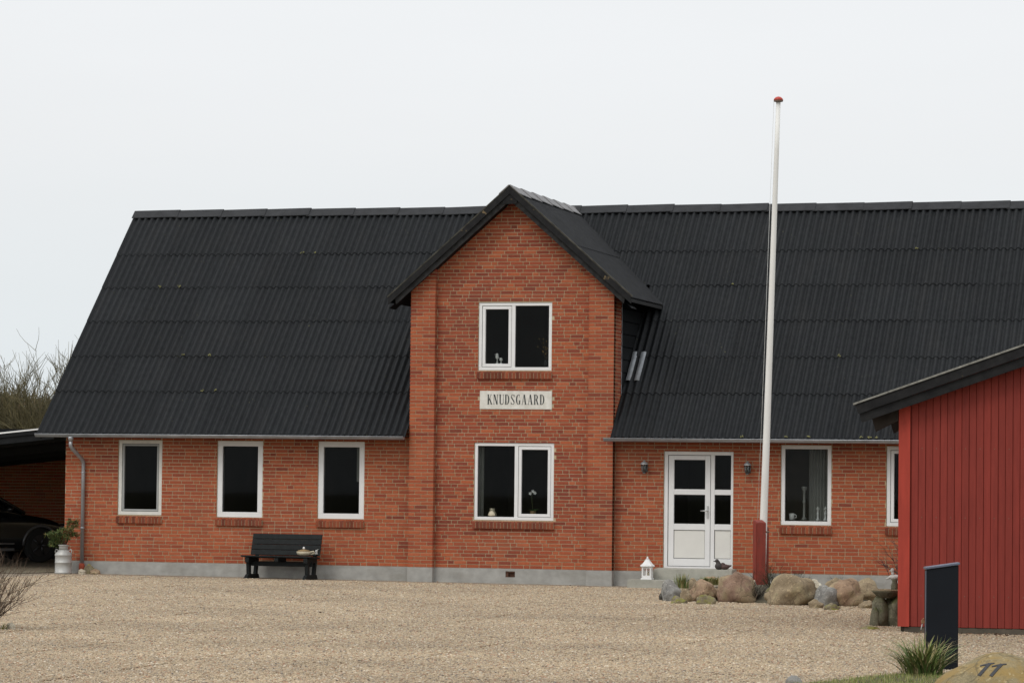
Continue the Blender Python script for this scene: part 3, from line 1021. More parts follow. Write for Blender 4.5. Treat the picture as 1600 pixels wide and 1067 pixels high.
p = lambda x, y: (x, y, RZ1 + .04 - (y - RY1) * math.tan(PITCH))
m.quad(p(X0R, RY1 + .02), p(XR + .4, RY1 + .02), p(XR + .4, 9.5), p(X0R, 9.5))
# soffit boards
m.quad((X0R + .03, RY0 + .03, RZ0 - .03), (-.03, RY0 + .03, RZ0 - .03), (-.03, YW + .01, RZ0 - .03), (X0R + .03, YW + .01, RZ0 - .03))
m.quad((BW + .03, RY0 + .03, RZ0 - .03), (XR, RY0 + .03, RZ0 - .03), (XR, YW + .01, RZ0 - .03), (BW + .03, YW + .01, RZ0 - .03))
roof = m.build('roof', 'underlay', house)
random.seed(3)
sheet_cache = {}
ncol = int((XR + .4 - X0R) / SW) + 1
for r in range(6):
    v0_, dv = ROWS_V[r], ROWS_V[r + 1] - ROWS_V[r]
    for c in range(ncol):
        a, b = X0R + c * SW, X0R + (c + 1) * SW
        segs = []
        la, lb = (-.012, BW + .012)
        if b <= la or a >= lb or r >= 4:
            segs = [(a, b)]
        else:
            if a < la: segs.append((a, la))
            if b > lb: segs.append((lb, b))
        for s0, s1 in segs:
            if s1 - s0 < .03: continue
            full = abs(s1 - s0 - SW) < 1e-6
            key = (r if r in (0, 5) else 1) if full else None
            me = sheet_cache.get(key) if full else None
            if me is None:
                ub = a
                me = sheet_mesh(s0, s1, dv, ub)
                if full: sheet_cache[key] = me
            p = Vector((a, RY0, RZ0)) + EV * (v0_ - (0.0 if r else .03) + random.uniform(-.006, .006)) + EN * random.uniform(0, .005)
            # same phase in every column because SW is a whole number of waves
            link('roof_sheet', me, roof, p)
# lichen growing on sheet ends
random.seed(8)
m = MB()
spots = [(8.35, 0), (8.49, 0), (7.4, 0), (8.62, 0), (7.0, 0), (-3.3, 5), (-3.0, 5), (-5.6, 4), (-4.4, 2), (-4.9, 2), (-.30, 3), (-.17, 3), (-4.3, 1), (-4.05, 1), (9.2, 0), (6.2, 0), (-6.1, 4), (8.8, 5), (5.4, 4), (7.7, 2)]
for x, r in spots:
    x = X0R + round((x - X0R) / WL) * WL
    v = ROWS_V[r] + .012
    for k in range(5):
        q = Vector((x + random.uniform(-.03, .03), RY0, RZ0)) + EV * (v + random.uniform(-.03, .015)) + EN * (AMP * .75 + .014 + random.uniform(0, .012))
        n = len(m.v)
        rr_ = random.uniform(.008, .017)
        for vv in IV: m.v.append(tuple(q + vv * rr_))
        for fc in IF: m.face((n + fc[0], n + fc[1], n + fc[2]), None, True)
tag(m.build('lichen', 'lichen_yellow', roof), kind='stuff')
# ridge caps: overlapping bent pieces
x = X0R - .03
random.seed(4)
i = 0
while x < XR + .3:
    L = .93
    t0, t1 = random.uniform(0, .006), random.uniform(.014, .028)
    m = MB()
    dz = math.tan(PITCH)
    def P(u, s_, t): # s_ signed distance from the ridge along y
        return (u, RY1 + s_, RZ1 + .045 + t - abs(s_) * dz * .97)
    xa, xb = x, x + L + .05
    for s0, s1 in ((-.185, -.02), (-.02, .02), (.02, .185)):
        za = lambda s_: abs(s_)
        m.quad(P(xa, s0, t0), P(xb, s0, t1), P(xb, s1, t1), P(xa, s1, t0))
    for s_ in (-.185, .185):
        a_, b_ = P(xa, s_, t0), P(xb, s_, t1)
        m.quad((a_[0], a_[1], a_[2] - .014), (b_[0], b_[1], b_[2] - .014), b_, a_)
    for xx, t in ((xa, t0), (xb, t1)):
        m.poly([P(xx, -.185, t), P(xx, -.02, t), P(xx, .02, t), P(xx, .185, t), (xx, RY1 + .17, P(xx, .185, t)[2] - .02), (xx, RY1, RZ1 + .0), (xx, RY1 - .17, P(xx, .185, t)[2] - .02)])
    m.build('ridge_cap', 'ridge_cap', roof)
    x += L
    i += 1
# verge board at the left gable, eave fascias
m = MB()
p = lambda v, n_: Vector((0, RY0, RZ0)) + EV * v + EN * n_
for a_, b_ in ((X0R - .0, X0R + .025),):
    q = [p(.02, -.17), p(ROWS_V[6], -.17), p(ROWS_V[6], -.035), p(.02, -.035)]
    m.hexa([(a_, q[0].y, q[0].z), (b_, q[0].y, q[0].z), (b_, q[1].y, q[1].z), (a_, q[1].y, q[1].z), (a_, q[3].y, q[3].z), (b_, q[3].y, q[3].z), (b_, q[2].y, q[2].z), (a_, q[2].y, q[2].z)])
m.build('verge_board', 'black_timber', house)
for a_, b_ in ((X0R + .03, -.03), (BW + .03, XR)):
    m = MB(); m.box(a_, b_, RY0 + .014, RY0 + .04, RZ0 - .085, RZ0 - .035)
    m.build('fascia', 'black_timber', house)

# gutters and downpipe
def gutter(x0, x1):
    m = MB()
    cy, cz, R = RY0 - .055, RZ0 - .028, .055
    k = 8
    n = len(m.v)
    for xx in (x0, x1):
        for i in range(k + 1):
            w = PI + PI * i / k
            m.v.append((xx, cy + R * math.cos(w), cz + R * math.sin(w)))
    for i in range(k):
        m.face((n + i, n + i + 1, n + k + 2 + i, n + k + 1 + i), None, True)
    m.face([n + i for i in range(k, -1, -1)])
    m.face([n + k + 1 + i for i in range(k + 1)])
    m.tube([(x0, cy - R - .002, cz + .004), (x1, cy - R - .002, cz + .004)], .009, 6)
    return m.build('gutter', 'zinc', house)
gutter(-7.27, -.02)
gutter(3.74, XR + .2)
dp = MB()
gy = RY0 - .055
dp.lathe([(.055, 2.335), (.05, 2.30), (.036, 2.24)], -6.56, gy, 14)
dp.tube([(-6.56, gy, 2.25), (-6.56, gy, 2.17), (-6.545, gy + .03, 2.12), (-6.49, YW - .12, 1.93), (-6.472, YW - .06, 1.86), (-6.47, YW - .055, 1.80), (-6.47, YW - .055, -.05)], .036, 12)
dpo = dp.build('downpipe', 'zinc', house)
for z in (1.66, .62):
    m = MB(); m.lathe([(.042, z - .015), (.042, z + .015)], -6.47, YW - .055, 12); m.box(-6.48, -6.46, YW - .04, YW + .01, z - .01, z + .01)
    m.build('bracket', 'zinc', dpo)
m = MB(); m.lathe([(.055, -.26), (.055, -.10), (.048, -.05), (.04, -.045)], -6.47, YW - .06, 14)
m.build('drain_collar', 'terracotta', dpo)

# ---- bay roof
BE = 2.285          # half width to the eave
YF = -.235          # front edge
def bay_z(dx): return BAYA - dx * BSL
cosb = 1 / math.sqrt(1 + BSL * BSL)
m = MB()            # solid deck under the covering
TH = .05
for sg in (-1, 1):
    for z_off in (-.035,):
        e0 = (BXC + sg * BE, YF + .02, bay_z(BE) + z_off); e1 = (BXC, YF + .02, BAYA + z_off)
        b1 = (BXC, main_y(BAYA) , BAYA + z_off); b0 = (BXC + sg * BE, main_y(bay_z(BE)) + .05, bay_z(BE) + z_off)
        pts = [e0, e1, b1, b0]
        if sg > 0: pts = pts[::-1]
        n = len(m.v)
        m.v += [Vector(q) for q in pts] + [Vector(q) - Vector((0, 0, TH)) for q in pts]
        m.face((n + 3, n + 2, n + 1, n)); m.face((n + 4, n + 5, n + 6, n + 7))
        for i in range(4):
            j = (i + 1) % 4
            m.face((n + i, n + j, n + 4 + j, n + 4 + i))
bayroof = m.build('bay_roof', 'underlay', house)
SL = BE / cosb
rowsS = [(0, SL * .5), (SL * .5 - .08, SL - .02)]
for sg in (-1, 1):
    for ri, (s0, s1) in enumerate(rowsS):
        y = YF
        while y < 4.6:
            y1 = min(y + 1.06, 4.62)
            m = MB()
            k = max(2, int((y1 - y) / .022))
            prev = None
            for i in range(k + 1):
                yy = y + (y1 - y) * i / k
                # where the covering dives under the main roof
                zmin = RZ0 + (yy - RY0) * math.tan(PITCH) - .03
                dxmax = (BAYA - zmin) / BSL
                smin = (BE - dxmax) / cosb
                sa, sb = max(s0, smin), s1
                if sa >= sb - .01:
                    prev = None
                    continue
                rip = .009 * math.cos(2 * PI * yy / .13) + (.006 if ri else .0)
                lift = lambda q: rip + .006 * (1 - (q - s0) / (s1 - s0))
                P = lambda q, t: (BXC + sg * (BE - q * cosb) + sg * BSL * cosb * (lift(q) - t), yy, bay_z(BE - q * cosb) + cosb * (lift(q) - t))
                n = len(m.v)
                m.v += [P(sa, 0), P(sb, 0), P(sa, .012), P(sb, .012), P(sa, 0), P(sa, .012)]
                if prev is not None:
                    fcs = [((prev, n, n + 1, prev + 1), True), ((prev + 2, prev + 3, n + 3, n + 2), True), ((prev + 4, prev + 5, n + 5, n + 4), False)]
                    for fc, sm_ in fcs:
                        m.face(fc if sg > 0 else fc[::-1], None, sm_)
                else:
                    fc = (n, n + 1, n + 3, n + 2)
                    m.face(fc, None)
                prev = n
            if m.f: m.build('roof_sheet', 'bay_roof', bayroof)
            y += 1.05
y = YF - .02
i = 0
while y < 4.55:
    L = .80
    m = MB()
    t0, t1 = .0, .022
    def P(yy, dx, t): return (BXC + dx, yy, BAYA + .045 + t - abs(dx) * BSL)
    ya, yb = y, min(y + L + .04, 4.66)
    for a_, b_ in ((-.20, -.02), (-.02, .02), (.02, .20)):
        m.quad(P(ya, a_, t1), P(ya, b_, t1), P(yb, b_, t0), P(yb, a_, t0))
    for yy, t in ((ya, t1), (yb, t0)):
        m.poly([P(yy, -.20, t), P(yy, -.20, t - .02), (BXC, yy, BAYA + .04), P(yy, .20, t - .02), P(yy, .20, t), P(yy, .02, t), P(yy, -.02, t)])
    for dx in (-.20, .20):
        a_, b_ = P(ya, dx, t1), P(yb, dx, t0)
        m.quad(a_, b_, (b_[0], b_[1], b_[2] - .014), (a_[0], a_[1], a_[2] - .014))
    m.build('ridge_cap', 'grey_cap', bayroof)
    y += L
    i += 1
# barge boards, two layers each side
for sg in (-1, 1):
    for (zo, zi, ya, yb, mat, ex) in ((.02, -.115, YF - .005, YF + .03, 'black_timber', 0), (-.118, -.235, YF + .035, YF + .065, 'grey_timber', -.14), (.052, .022, YF - .008, YF + .04, 'dark_edge', .02)):
        e_ = BE + ex
        poly = [(BXC + sg * e_, bay_z(e_) + zi), (BXC, BAYA + zi), (BXC, BAYA + zo), (BXC + sg * (e_ + (.0 if zo > 0 else .02)), bay_z(e_) + zo)]
        if sg < 0: poly = poly
        else: poly = poly[::-1]
        m = MB(); m.prism(poly, ya, yb)
        m.build('barge_board', mat, house)
m = MB()
m.prism([(BXC - .13, BAYA - .30), (BXC + .13, BAYA - .30), (BXC + .15, BAYA - .16), (BXC, BAYA - .03), (BXC - .15, BAYA - .16)], YF + .012, YF + .034)
m.build('apex_board', 'black_timber', house)
# soffit between barge and gable, dark cheeks
m = MB()
for sg in (-1, 1):
    a = (BXC + sg * BE, bay_z(BE) - .19); b = (BXC, BAYA - .19)
    m.quad((a[0], YF + .05, a[1]), (b[0], YF + .05, b[1]), (b[0], YC + .1, b[1]), (a[0], YC + .1, a[1]))
m.build('soffit', 'black_paint', house)
for X, sg in ((BW - .012, 1), (.012, -1)):
    for i in range(9):       # shiplap boards on the cheek, clipped by the roof slope
        z_a, z_b = 2.9 + i * .235, 2.9 + (i + 1) * .235 - .012
        z_b = min(z_b, 5.02)
        if z_b <= z_a: continue
        ya, yb = .605, main_y(z_b) + .15
        if yb < ya + .05: continue
        m = MB()
        m.hexa([(X - .02, ya, z_a), (X + .02, ya, z_a), (X + .02, yb, z_a), (X - .02, yb, z_a),
                (X - .02, ya, z_b), (X + .008 * sg, ya, z_b), (X + .008 * sg, yb, z_b), (X - .02, yb, z_b)])
        m.build('cheek_board', 'black_paint', house)
m = MB()
m.box(BW - .004, BW + .010, .607, .625, 3.12, 4.95)
m.build('flashing', 'flashing', house)
# pale unpainted flashing on the first corrugations beside the bay
for k in (0, 1):
    u = BW + .03 + .130 * k
    m = MB()
    va, vb = (.864 - RY0) / math.cos(PITCH), (1.45 - RY0) / math.cos(PITCH)
    n = 6
    pr = []
    for i in range(n + 1):
        w = i / n
        pr.append((u + .092 * w + (0.03 if k else .0), .036 + .016 * math.sin(PI * w)))
    q = []
    for v in (va, vb):
        for (xx, h) in pr:
            q.append(Vector((xx, RY0, RZ0)) + EV * v + EN * h)
    m.v += [tuple(t) for t in q]
    for i in range(n): m.face((i, i + 1, n + 2 + i, n + 1 + i), None, True)
    q2 = [t - EN * .006 for t in q]
    b_ = len(m.v)
    m.v += [tuple(t) for t in q2]
    for i in range(n):
        m.face((b_ + i, b_ + n + 1 + i, b_ + n + 2 + i, b_ + i + 1), None, True)
        m.face((i, b_ + i, b_ + i + 1, i + 1))
    m.build('flashing', 'flashing', house)

# ------------------------------------------------------------------ name plaque
plaque = thing('name_plaque', 'white stone plaque lettered KNUDSGAARD between the bay windows', 'sign', (1.98, YC, 3.07))
m = MB(); m.box(-.682, .682, -.014, .03, -.168, .168)
bevel(m.build('slab', 'plaque_white', plaque), .006, 2)
T, H, SF = .125, .028, .17      # thick stem, hairline, serif width
def arc(cx, cz, rx, rz, a0, a1, wv, wh, n=14):
    res = []
    for i in range(n):
        q = []
        for a in (a0 + (a1 - a0) * i / n, a0 + (a1 - a0) * (i + 1) / n):
            c, s_ = math.cos(rad(a)), math.sin(rad(a))
            q.append(((cx + rx * c, cz + rz * s_), (cx + (rx - wv) * c, cz + (rz - wh) * s_)))
        res.append([q[0][1], q[0][0], q[1][0], q[1][1]])
    return res
def rc(a, b, c, d): return [(a, c), (b, c), (b, d), (a, d)]
def diag(xa, xb, w, z0_=0, z1_=1): return [(xa, z0_), (xa + w, z0_), (xb + w, z1_), (xb, z1_)]
def stem(x, w=T): return [rc(x, x + w, 0, 1), rc(x - .035, x + w + .035, 0, H), rc(x - .035, x + w + .035, 1 - H, 1)]
LET = {
    'K': (.47, stem(.02) + [diag(.12, .36, .035, .38, 1), rc(.30, .47, 1 - H, 1), diag(.36, .16, T, 0, .58), rc(.32, .52, 0, H)]),
    'N': (.50, [rc(.05, .085, 0, 1), rc(.0, .14, 0, H), diag(.34, .05, T, 0, 1), rc(-.01, .12, 1 - H, 1), rc(.42, .455, 0, 1), rc(.36, .52, 1 - H, 1)]),
    'U': (.46, [rc(.02, .02 + T, .2, 1), rc(-.02, .19, 1 - H, 1), rc(.40, .435, .2, 1), rc(.34, .48, 1 - H, 1)] + arc(.2275, .22, .2075, .23, 180, 270, T, .05) + arc(.2275, .22, .2075, .23, 270, 360, .035, .05)),
    'D': (.47, stem(.02) + arc(.16, .5, .30, .5, -90, 90, T, .032, 20)),
    'S': (.40, arc(.20, .74, .19, .26, 20, 180, .055, .035) + [[(.01, .74), (.085, .70), (.39, .26), (.30, .32)], [(.012, .70), (.10, .76), (.392, .30), (.33, .20)]] + arc(.20, .26, .19, .26, 200, 360, .055, .035) + [rc(.36, .385, .74, 1), rc(.015, .04, 0, .26)]),
    'G': (.48, arc(.25, .5, .24, .5, 60, 270, T, .032, 20) + arc(.25, .5, .17, .5, 270, 330, .05, .032) + [rc(.34, .34 + T - .02, .04, .42), rc(.28, .49, .42 - H, .42), rc(.36, .385, .72, 1)]),
    'A': (.50, [diag(.02, .21, .035), diag(.34, .19, T), rc(.09, .38, .30, .30 + H), rc(-.03, .12, 0, H), rc(.30, .51, 0, H)]),
    'R': (.49, stem(.02) + arc(.16, .74, .25, .26, -90, 90, T, .032, 16) + [diag(.34, .20, T, 0, .5), rc(.32, .52, 0, H)]),
}
m = MB()
text = 'KNUDSGAARD'
hgt = .182
adv = [LET[c][0] + .145 for c in text]
tot = sum(adv) - .145
sx = 1.075 / (tot * hgt)
x = -tot / 2
for c, ad in zip(text, adv):
    for k_, poly in enumerate(LET[c][1]):
        pts = [((x + px_) * hgt * sx + .005, (pz_ - .5) * hgt + .012) for px_, pz_ in poly]
        ar = sum(pts[i][0] * pts[(i + 1) % len(pts)][1] - pts[(i + 1) % len(pts)][0] * pts[i][1] for i in range(len(pts)))
        if ar < 0: pts = pts[::-1]
        m.prism(pts, -.0175 - .00015 * (k_ % 5), -.012)
    x += ad
m.build('lettering', 'letter_black', plaque)

# ------------------------------------------------------------------ wall lamps
def wall_lamp(x, z, label):
    t = thing('wall_lamp', label, 'lamp', (x, YW, z), 0, 'wall lamps beside the front door')
    m = MB(); m.box(-.035, .035, -.02, .01, -.085, .03); bevel(m.build('wall_plate', 'lamp_metal', t), .006, 2)
    m = MB(); m.tube([(0, -.01, -.05), (0, -.06, -.085), (0, -.11, -.07), (0, -.12, -.03)], .011, 8); m.build('arm', 'lamp_metal', t)
    m = MB(); m.lathe([(.022, -.10), (.042, -.06), (.05, 0), (.055, .05)], 0, -.12, 14); m.build('glass_body', 'glass', t)
    m = MB()
    for k in range(6):
        w = k * PI / 3
        m.tube([(.024 * math.cos(w), -.12 + .024 * math.sin(w), -.10), (.045 * math.cos(w), -.12 + .045 * math.sin(w), -.06), (.058 * math.cos(w), -.12 + .058 * math.sin(w), .05)], .006, 5)
    m.lathe([(.026, -.115), (.030, -.10), (.02, -.09)], 0, -.12, 12)
    m.lathe([(.012, -.06), (.022, -.02), (.018, .03), (.006, .04)], 0, -.12, 10)
    m.build('cage', 'lamp_metal', t)
    m = MB(); m.lathe([(.072, .048), (.070, .062), (.05, .09), (.02, .108), (.010, .125), (.004, .135)], 0, -.12, 16); m.build('cap', 'lamp_cap', t)
    return t
wall_lamp(4.408, 1.87, 'grey metal wall lamp to the left of the white front door')
wall_lamp(6.300, 1.87, 'grey metal wall lamp between the white front door and the flagpole')

# ------------------------------------------------------------------ things inside the windows
zs = WIN['r1'][2] + .09
t = thing('mug', 'small white mug inside the window right of the flagpole', 'mug', (7.04, .46, zs))
m = MB(); m.lathe([(.040, 0), (.048, .01), (.05, .12), (.044, .12), (.042, .02)], 0, 0, 16); m.build('body', 'white_paint', t)
m = MB(); m.tube([(.045, 0, .10), (.08, 0, .09), (.085, 0, .05), (.045, 0, .03)], .008, 6); m.build('handle', 'white_paint', t)
for x, lb in ((7.512, 'left of the two white candlesticks in the window right of the flagpole'), (7.648, 'right of the two white candlesticks in the window right of the flagpole')):
    t = thing('candlestick', lb, 'candlestick', (x, .46, zs), 0, 'white candlesticks on the window sill')
    m = MB(); m.lathe([(.042, 0), (.042, .012), (.018, .03), (.016, .10), (.024, .12), (.016, .14), (.018, .19), (.034, .20), (.034, .215), (.014, .216)], 0, 0, 14); m.build('stem', 'white_paint', t)
    m = MB(); m.lathe([(.010, .21), (.012, .24), (.010, .245)], 0, 0, 8); m.build('candle', 'white_paint', t)
m = MB()
for i in range(16):      # gathered curtain
    xa = 7.30 + i * .028
    m.quad((xa, .74 + .03 * (i % 2), zs - .08), (xa + .028, .74 + .03 * ((i + 1) % 2), zs - .08), (xa + .028, .74 + .03 * ((i + 1) % 2), 2.3), (xa, .74 + .03 * (i % 2), 2.3))
    m.quad((xa + .028, .745 + .03 * ((i + 1) % 2), zs - .08), (xa, .745 + .03 * (i % 2), zs - .08), (xa, .745 + .03 * (i % 2), 2.3), (xa + .028, .745 + .03 * ((i + 1) % 2), 2.3))
tag(m.build('curtain', 'curtain'), 'pale gathered curtain behind the candlesticks in the right window', 'curtain')
def drape(x, y, n, w, za, zb_, label):
    m = MB()
    for i in range(n):
        xa = x + i * w
        ya_, yb_ = y + .028 * (i % 2), y + .028 * ((i + 1) % 2)
        m.quad((xa, ya_, za), (xa + w, yb_, za), (xa + w, yb_, zb_), (xa, ya_, zb_))
        m.quad((xa + w, yb_ + .004, za), (xa, ya_ + .004, za), (xa, ya_ + .004, zb_), (xa + w, yb_ + .004, zb_))
    tag(m.build('curtain', 'curtain'), label, 'curtain')
drape(-1.15, .46, 5, .028, 1.55, 2.25, 'narrow grey curtain at the right side of the window nearest the bay')
drape(1.22, .42, 4, .024, .90, 2.26, 'narrow grey curtain at the left side of the lower bay window')
m = MB(); m.lathe([(.05, 0), (.05, .02), (.022, .05), (.02, .3), (.035, .33), (.02, .36), (.024, .52), (.05, .56), (.048, .60)], 0, 0, 14)
tag(m.build('floor_lamp', 'curtain', None, (7.235, .62, zs)), 'slim pale pillar stand beside the curtain in the right window', 'stand')
zs = WIN['bl'][2] + .075
m = MB(); m.lathe([(.075, 0), (.085, .02), (.065, .07), (.045, .10), (.05, .135), (.035, .14)], 0, 0, 16)
tag(m.build('vase', 'cream', None, (1.525, .26, zs)), 'small cream vase inside the lower bay window', 'vase')
t = thing('potted_orchid', 'potted orchid with white flowers inside the lower bay window', 'plant', (2.29, .28, zs))
m = MB(); m.lathe([(.045, 0), (.06, .09), (.062, .10), (.05, .10)], 0, 0, 14); m.build('pot', 'tan_glaze', t)
m = MB(); m.tube([(0, 0, .09), (-.02, 0, .25), (-.03, 0, .38), (.0, 0, .46), (.04, 0, .44)], .005, 5)
for k in range(5):
    w = k * 1.3
    m.quad((0, 0, .09), (.05 * math.cos(w) - .02, .04 * math.sin(w), .13), (.12 * math.cos(w), .08 * math.sin(w), .14), (.05 * math.cos(w) + .02, .05 * math.sin(w), .12))
    m.c[-1] = (.05, .09, .03)
m.c = [c or (.08, .10, .04) for c in m.c]
m.build('stem_and_leaves', 'leafy', t)
m = MB()
for dx, dz in ((-.05, .42), (.04, .43), (.0, .46)):
    for k in range(5):
        w = k * 2 * PI / 5
        m.poly([(dx, -.02, dz), (dx + .022 * math.cos(w - .5), -.03, dz + .022 * math.sin(w - .5)), (dx + .034 * math.cos(w), -.028, dz + .034 * math.sin(w)), (dx + .022 * math.cos(w + .5), -.03, dz + .022 * math.sin(w + .5))])
m.build('flowers', 'white_paint', t)
zs = WIN['bu'][2] + .12
def figurine(x, h, label):
    t = thing('bird_figurine', label, 'figurine', (x, .26, zs))
    m = MB(); m.lathe([(.03, 0), (.034, .01), (.008, .03), (.008, h * .45), (.03, h * .55), (.036, h * .7), (.022, h * .84), (.024, h * .92), (.01, h)], 0, 0, 12); m.build('body', 'white_paint', t)
    m = MB(); m.tube([(-.015, 0, h * .9), (-.05, -.01, h * .88)], [.008, .002], 6); m.build('beak', 'white_paint', t)
figurine(1.585, .20, 'taller white figurine inside the upper bay window')
figurine(1.66, .12, 'shorter white figurine inside the upper bay window')
t = thing('light_branch', 'bare branch with small golden lights inside the upper bay window', 'decoration', (2.50, .28, zs - .04))
m = MB(); random.seed(2); g2 = MB()
m.lathe([(.03, 0), (.05, .05), (.03, .12)], 0, 0, 10, (.03, .03, .03))
for k in range(9):
    p0 = Vector((0, 0, .1)); p1 = Vector((random.uniform(-.16, .10), random.uniform(-.05, .05), random.uniform(.25, .6)))
    m.tube([p0, (p0 + p1) * .5 + Vector((.02, 0, .05)), p1], [.005, .004, .002], 4, (.05, .035, .02))
    for q in (p1, (p0 + p1) * .5 + Vector((.02, 0, .05))):
        n = len(g2.v)
        for v in IV: g2.v.append(tuple(q + v * .009))
        for fc in IF: g2.face((n + fc[0], n + fc[1], n + fc[2]), None, True)
m.build('twigs', 'bark', t); g2.build('berries', 'gold', t)

# ------------------------------------------------------------------ bench with a lidded dish
bz = G(-2.3)
bench = thing('garden_bench', 'black wooden slatted bench standing against the left wall under the windows', 'bench', (-2.335, -.34, bz), rad(-3.5))
def slat(name, a, b, y0_, z0_, w, th, ang, mat='bench_paint', parent=bench):
    """board from x=a to b, cross-section w x th tilted by ang in the yz plane"""
    m = MB()
    dy, dz = math.cos(ang), math.sin(ang)
    c = [(y0_, z0_), (y0_ + w * dy, z0_ + w * dz), (y0_ + w * dy - th * dz, z0_ + w * dz + th * dy), (y0_ - th * dz, z0_ + th * dy)]
    m.hexa([(a, *c[0]), (b, *c[0]), (b, *c[1]), (a, *c[1]), (a, *c[3]), (b, *c[3]), (b, *c[2]), (a, *c[2])])
    return bevel(m.build(name, mat, parent), .005, 1)
for i in range(4):
    slat('seat_slat', -.70, .70, -.26 + i * .112, .405 - i * .008, .105, .03, rad(-4))
for i in range(4):
    slat('back_slat', -.69, .69, .205 + i * .030, .43 + i * .098, .0975, .024, rad(73))
for sx_ in (-.58, .58):
    m = MB()      # end frame: foot, front leg, back leg, arm under seat
    m.hexa([(sx_ - .035, -.34, 0), (sx_ + .035, -.34, 0), (sx_ + .035, .30, 0), (sx_ - .035, .30, 0), (sx_ - .035, -.22, .085), (sx_ + .035, -.22, .085), (sx_ + .035, .24, .085), (sx_ - .035, .24, .085)])
    bevel(m.build('foot', 'bench_paint', bench), .006, 1)
    m = MB()
    m.hexa([(sx_ - .03, -.19, .08), (sx_ + .03, -.19, .08), (sx_ + .03, -.09, .08), (sx_ - .03, -.09, .08), (sx_ - .03, -.22, .40), (sx_ + .03, -.22, .40), (sx_ + .03, -.12, .40), (sx_ - .03, -.12, .40)])
    bevel(m.build('leg', 'bench_paint', bench), .005, 1)
    m = MB()
    m.hexa([(sx_ - .03, .12, .08), (sx_ + .03, .12, .08), (sx_ + .03, .21, .08), (sx_ - .03, .21, .08), (sx_ - .03, .30, .80), (sx_ + .03, .30, .80), (sx_ + .03, .35, .80), (sx_ - .03, .35, .80)])
    bevel(m.build('leg', 'bench_paint', bench), .005, 1)
    m = MB(); m.box(sx_ - .04, sx_ + .04, -.25, .22, .30, .395)
    bevel(m.build('seat_bearer', 'bench_paint', bench), .005, 1)
m = MB(); m.box(-.64, .64, -.06, -.02, .235, .325)
bevel(m.build('stretcher', 'bench_paint', bench), .005, 1)
m = MB(); m.box(-.04, .04, -.24, .16, .32, .395)
bevel(m.build('seat_bearer', 'bench_paint', bench), .005, 1)
dz_ = bz + .436
t = thing('lidded_dish', 'cream lidded pottery dish lying on the seat of the black bench', 'dish', (-1.87, -.42, dz_))
m = MB(); m.lathe([(.08, 0), (.12, .03), (.135, .075), (.125, .08)], 0, 0, 20); m.build('bowl', 'cream', t)
m = MB(); m.lathe([(.128, .081), (.10, .10), (.04, .115), (.015, .12)], 0, 0, 20); m.build('lid', 'tan_glaze', t)
m = MB(); m.lathe([(.010, .118), (.022, .135), (.020, .155), (.006, .165)], 0, 0, 12); m.build('knob', 'white_paint', t)
m = MB(); m.tube([(.12, 0, .07), (.19, 0, .085), (.21, 0, .05), (.13, 0, .03)], .014, 8); m.build('handle', 'cream', t)
m = MB(); m.lathe([(.02, 0), (.028, .015), (.018, .05), (.026, .065), (.016, .085), (.004, .09)], 0, 0, 12)
m.tube([(.0, 0, .07), (.04, 0, .10)], [.012, .003], 6)
tag(m.build('ornament', 'bird_grey', None, (-1.70, -.20, dz_ + .02)), 'tiny pale bird ornament at the right end of the black bench', 'ornament')

# ------------------------------------------------------------------ lantern, duck on the steps
t = thing('lantern', 'white metal lantern standing on the lower doorstep', 'lantern', (4.60, -.44, -.131))
m = MB(); m.box(-.10, .10, -.10, .10, 0, .025); m.box(-.085, .085, -.085, .085, .025, .04); bevel(m.build('base', 'white_paint', t), .004, 1)
m = MB()
for sx_ in (-1, 1):
    for sy_ in (-1, 1):
        m.box(min(sx_ * .085, sx_ * .060), max(sx_ * .085, sx_ * .060), min(sy_ * .085, sy_ * .060), max(sy_ * .085, sy_ * .060), .04, .235)
m.box(-.012, .012, -.083, -.067, .04, .235); m.box(-.012, .012, .067, .083, .04, .235)
m.box(-.083, -.067, -.012, .012, .04, .235); m.box(.067, .083, -.012, .012, .04, .235)
for z_ in (.04, .20): m.box(-.060, .060, -.084, -.068, z_, z_ + .035); m.box(.068, .084, -.060, .060, z_, z_ + .035); m.box(-.084, -.068, -.060, .060, z_, z_ + .035)
m.build('cage', 'white_paint', t)
m = MB(); m.lathe([(.135, .232), (.135, .25), (.10, .275), (.07, .31), (.045, .345), (.04, .36)], 0, 0, 8, smooth=False); m.build('roof', 'white_paint', t)
m = MB(); m.lathe([(.018, .358), (.03, .372), (.012, .385), (.018, .397), (.004, .412)], 0, 0, 12); m.build('finial', 'white_paint', t)
m = MB(); m.lathe([(.035, .04), (.035, .13), (.01, .132)], 0, 0, 12); m.build('candle', 'cream', t)
def blob(m, c, r, seg=12, ring=8, col=None):
    n = len(m.v)
    for i in range(ring + 1):
        th_ = PI * i / ring
        for k in range(seg):
            w = 2 * PI * k / seg
            m.v.append((c[0] + r[0] * math.sin(th_) * math.cos(w), c[1] + r[1] * math.sin(th_) * math.sin(w), c[2] + r[2] * math.cos(th_)))
    for i in range(ring):
        for k in range(seg):
            j = (k + 1) % seg
            m.face((n + i * seg + k, n + (i + 1) * seg + k, n + (i + 1) * seg + j, n + i * seg + j), col, True)
t = thing('duck_figurine', 'dark stone duck figurine resting on the upper doorstep', 'figurine', (5.84, -.05, .060))
m = MB(); blob(m, (-.02, 0, .06), (.075, .075, .065)); blob(m, (-.035, 0, .115), (.04, .042, .045)); m.build('body', 'dark_stone', t)
m = MB(); blob(m, (-.055, -.01, .152), (.036, .034, .034)); m.tube([(-.08, -.02, .150), (-.115, -.03, .145)], [.012, .005], 8); m.build('head', 'dark_stone', t)
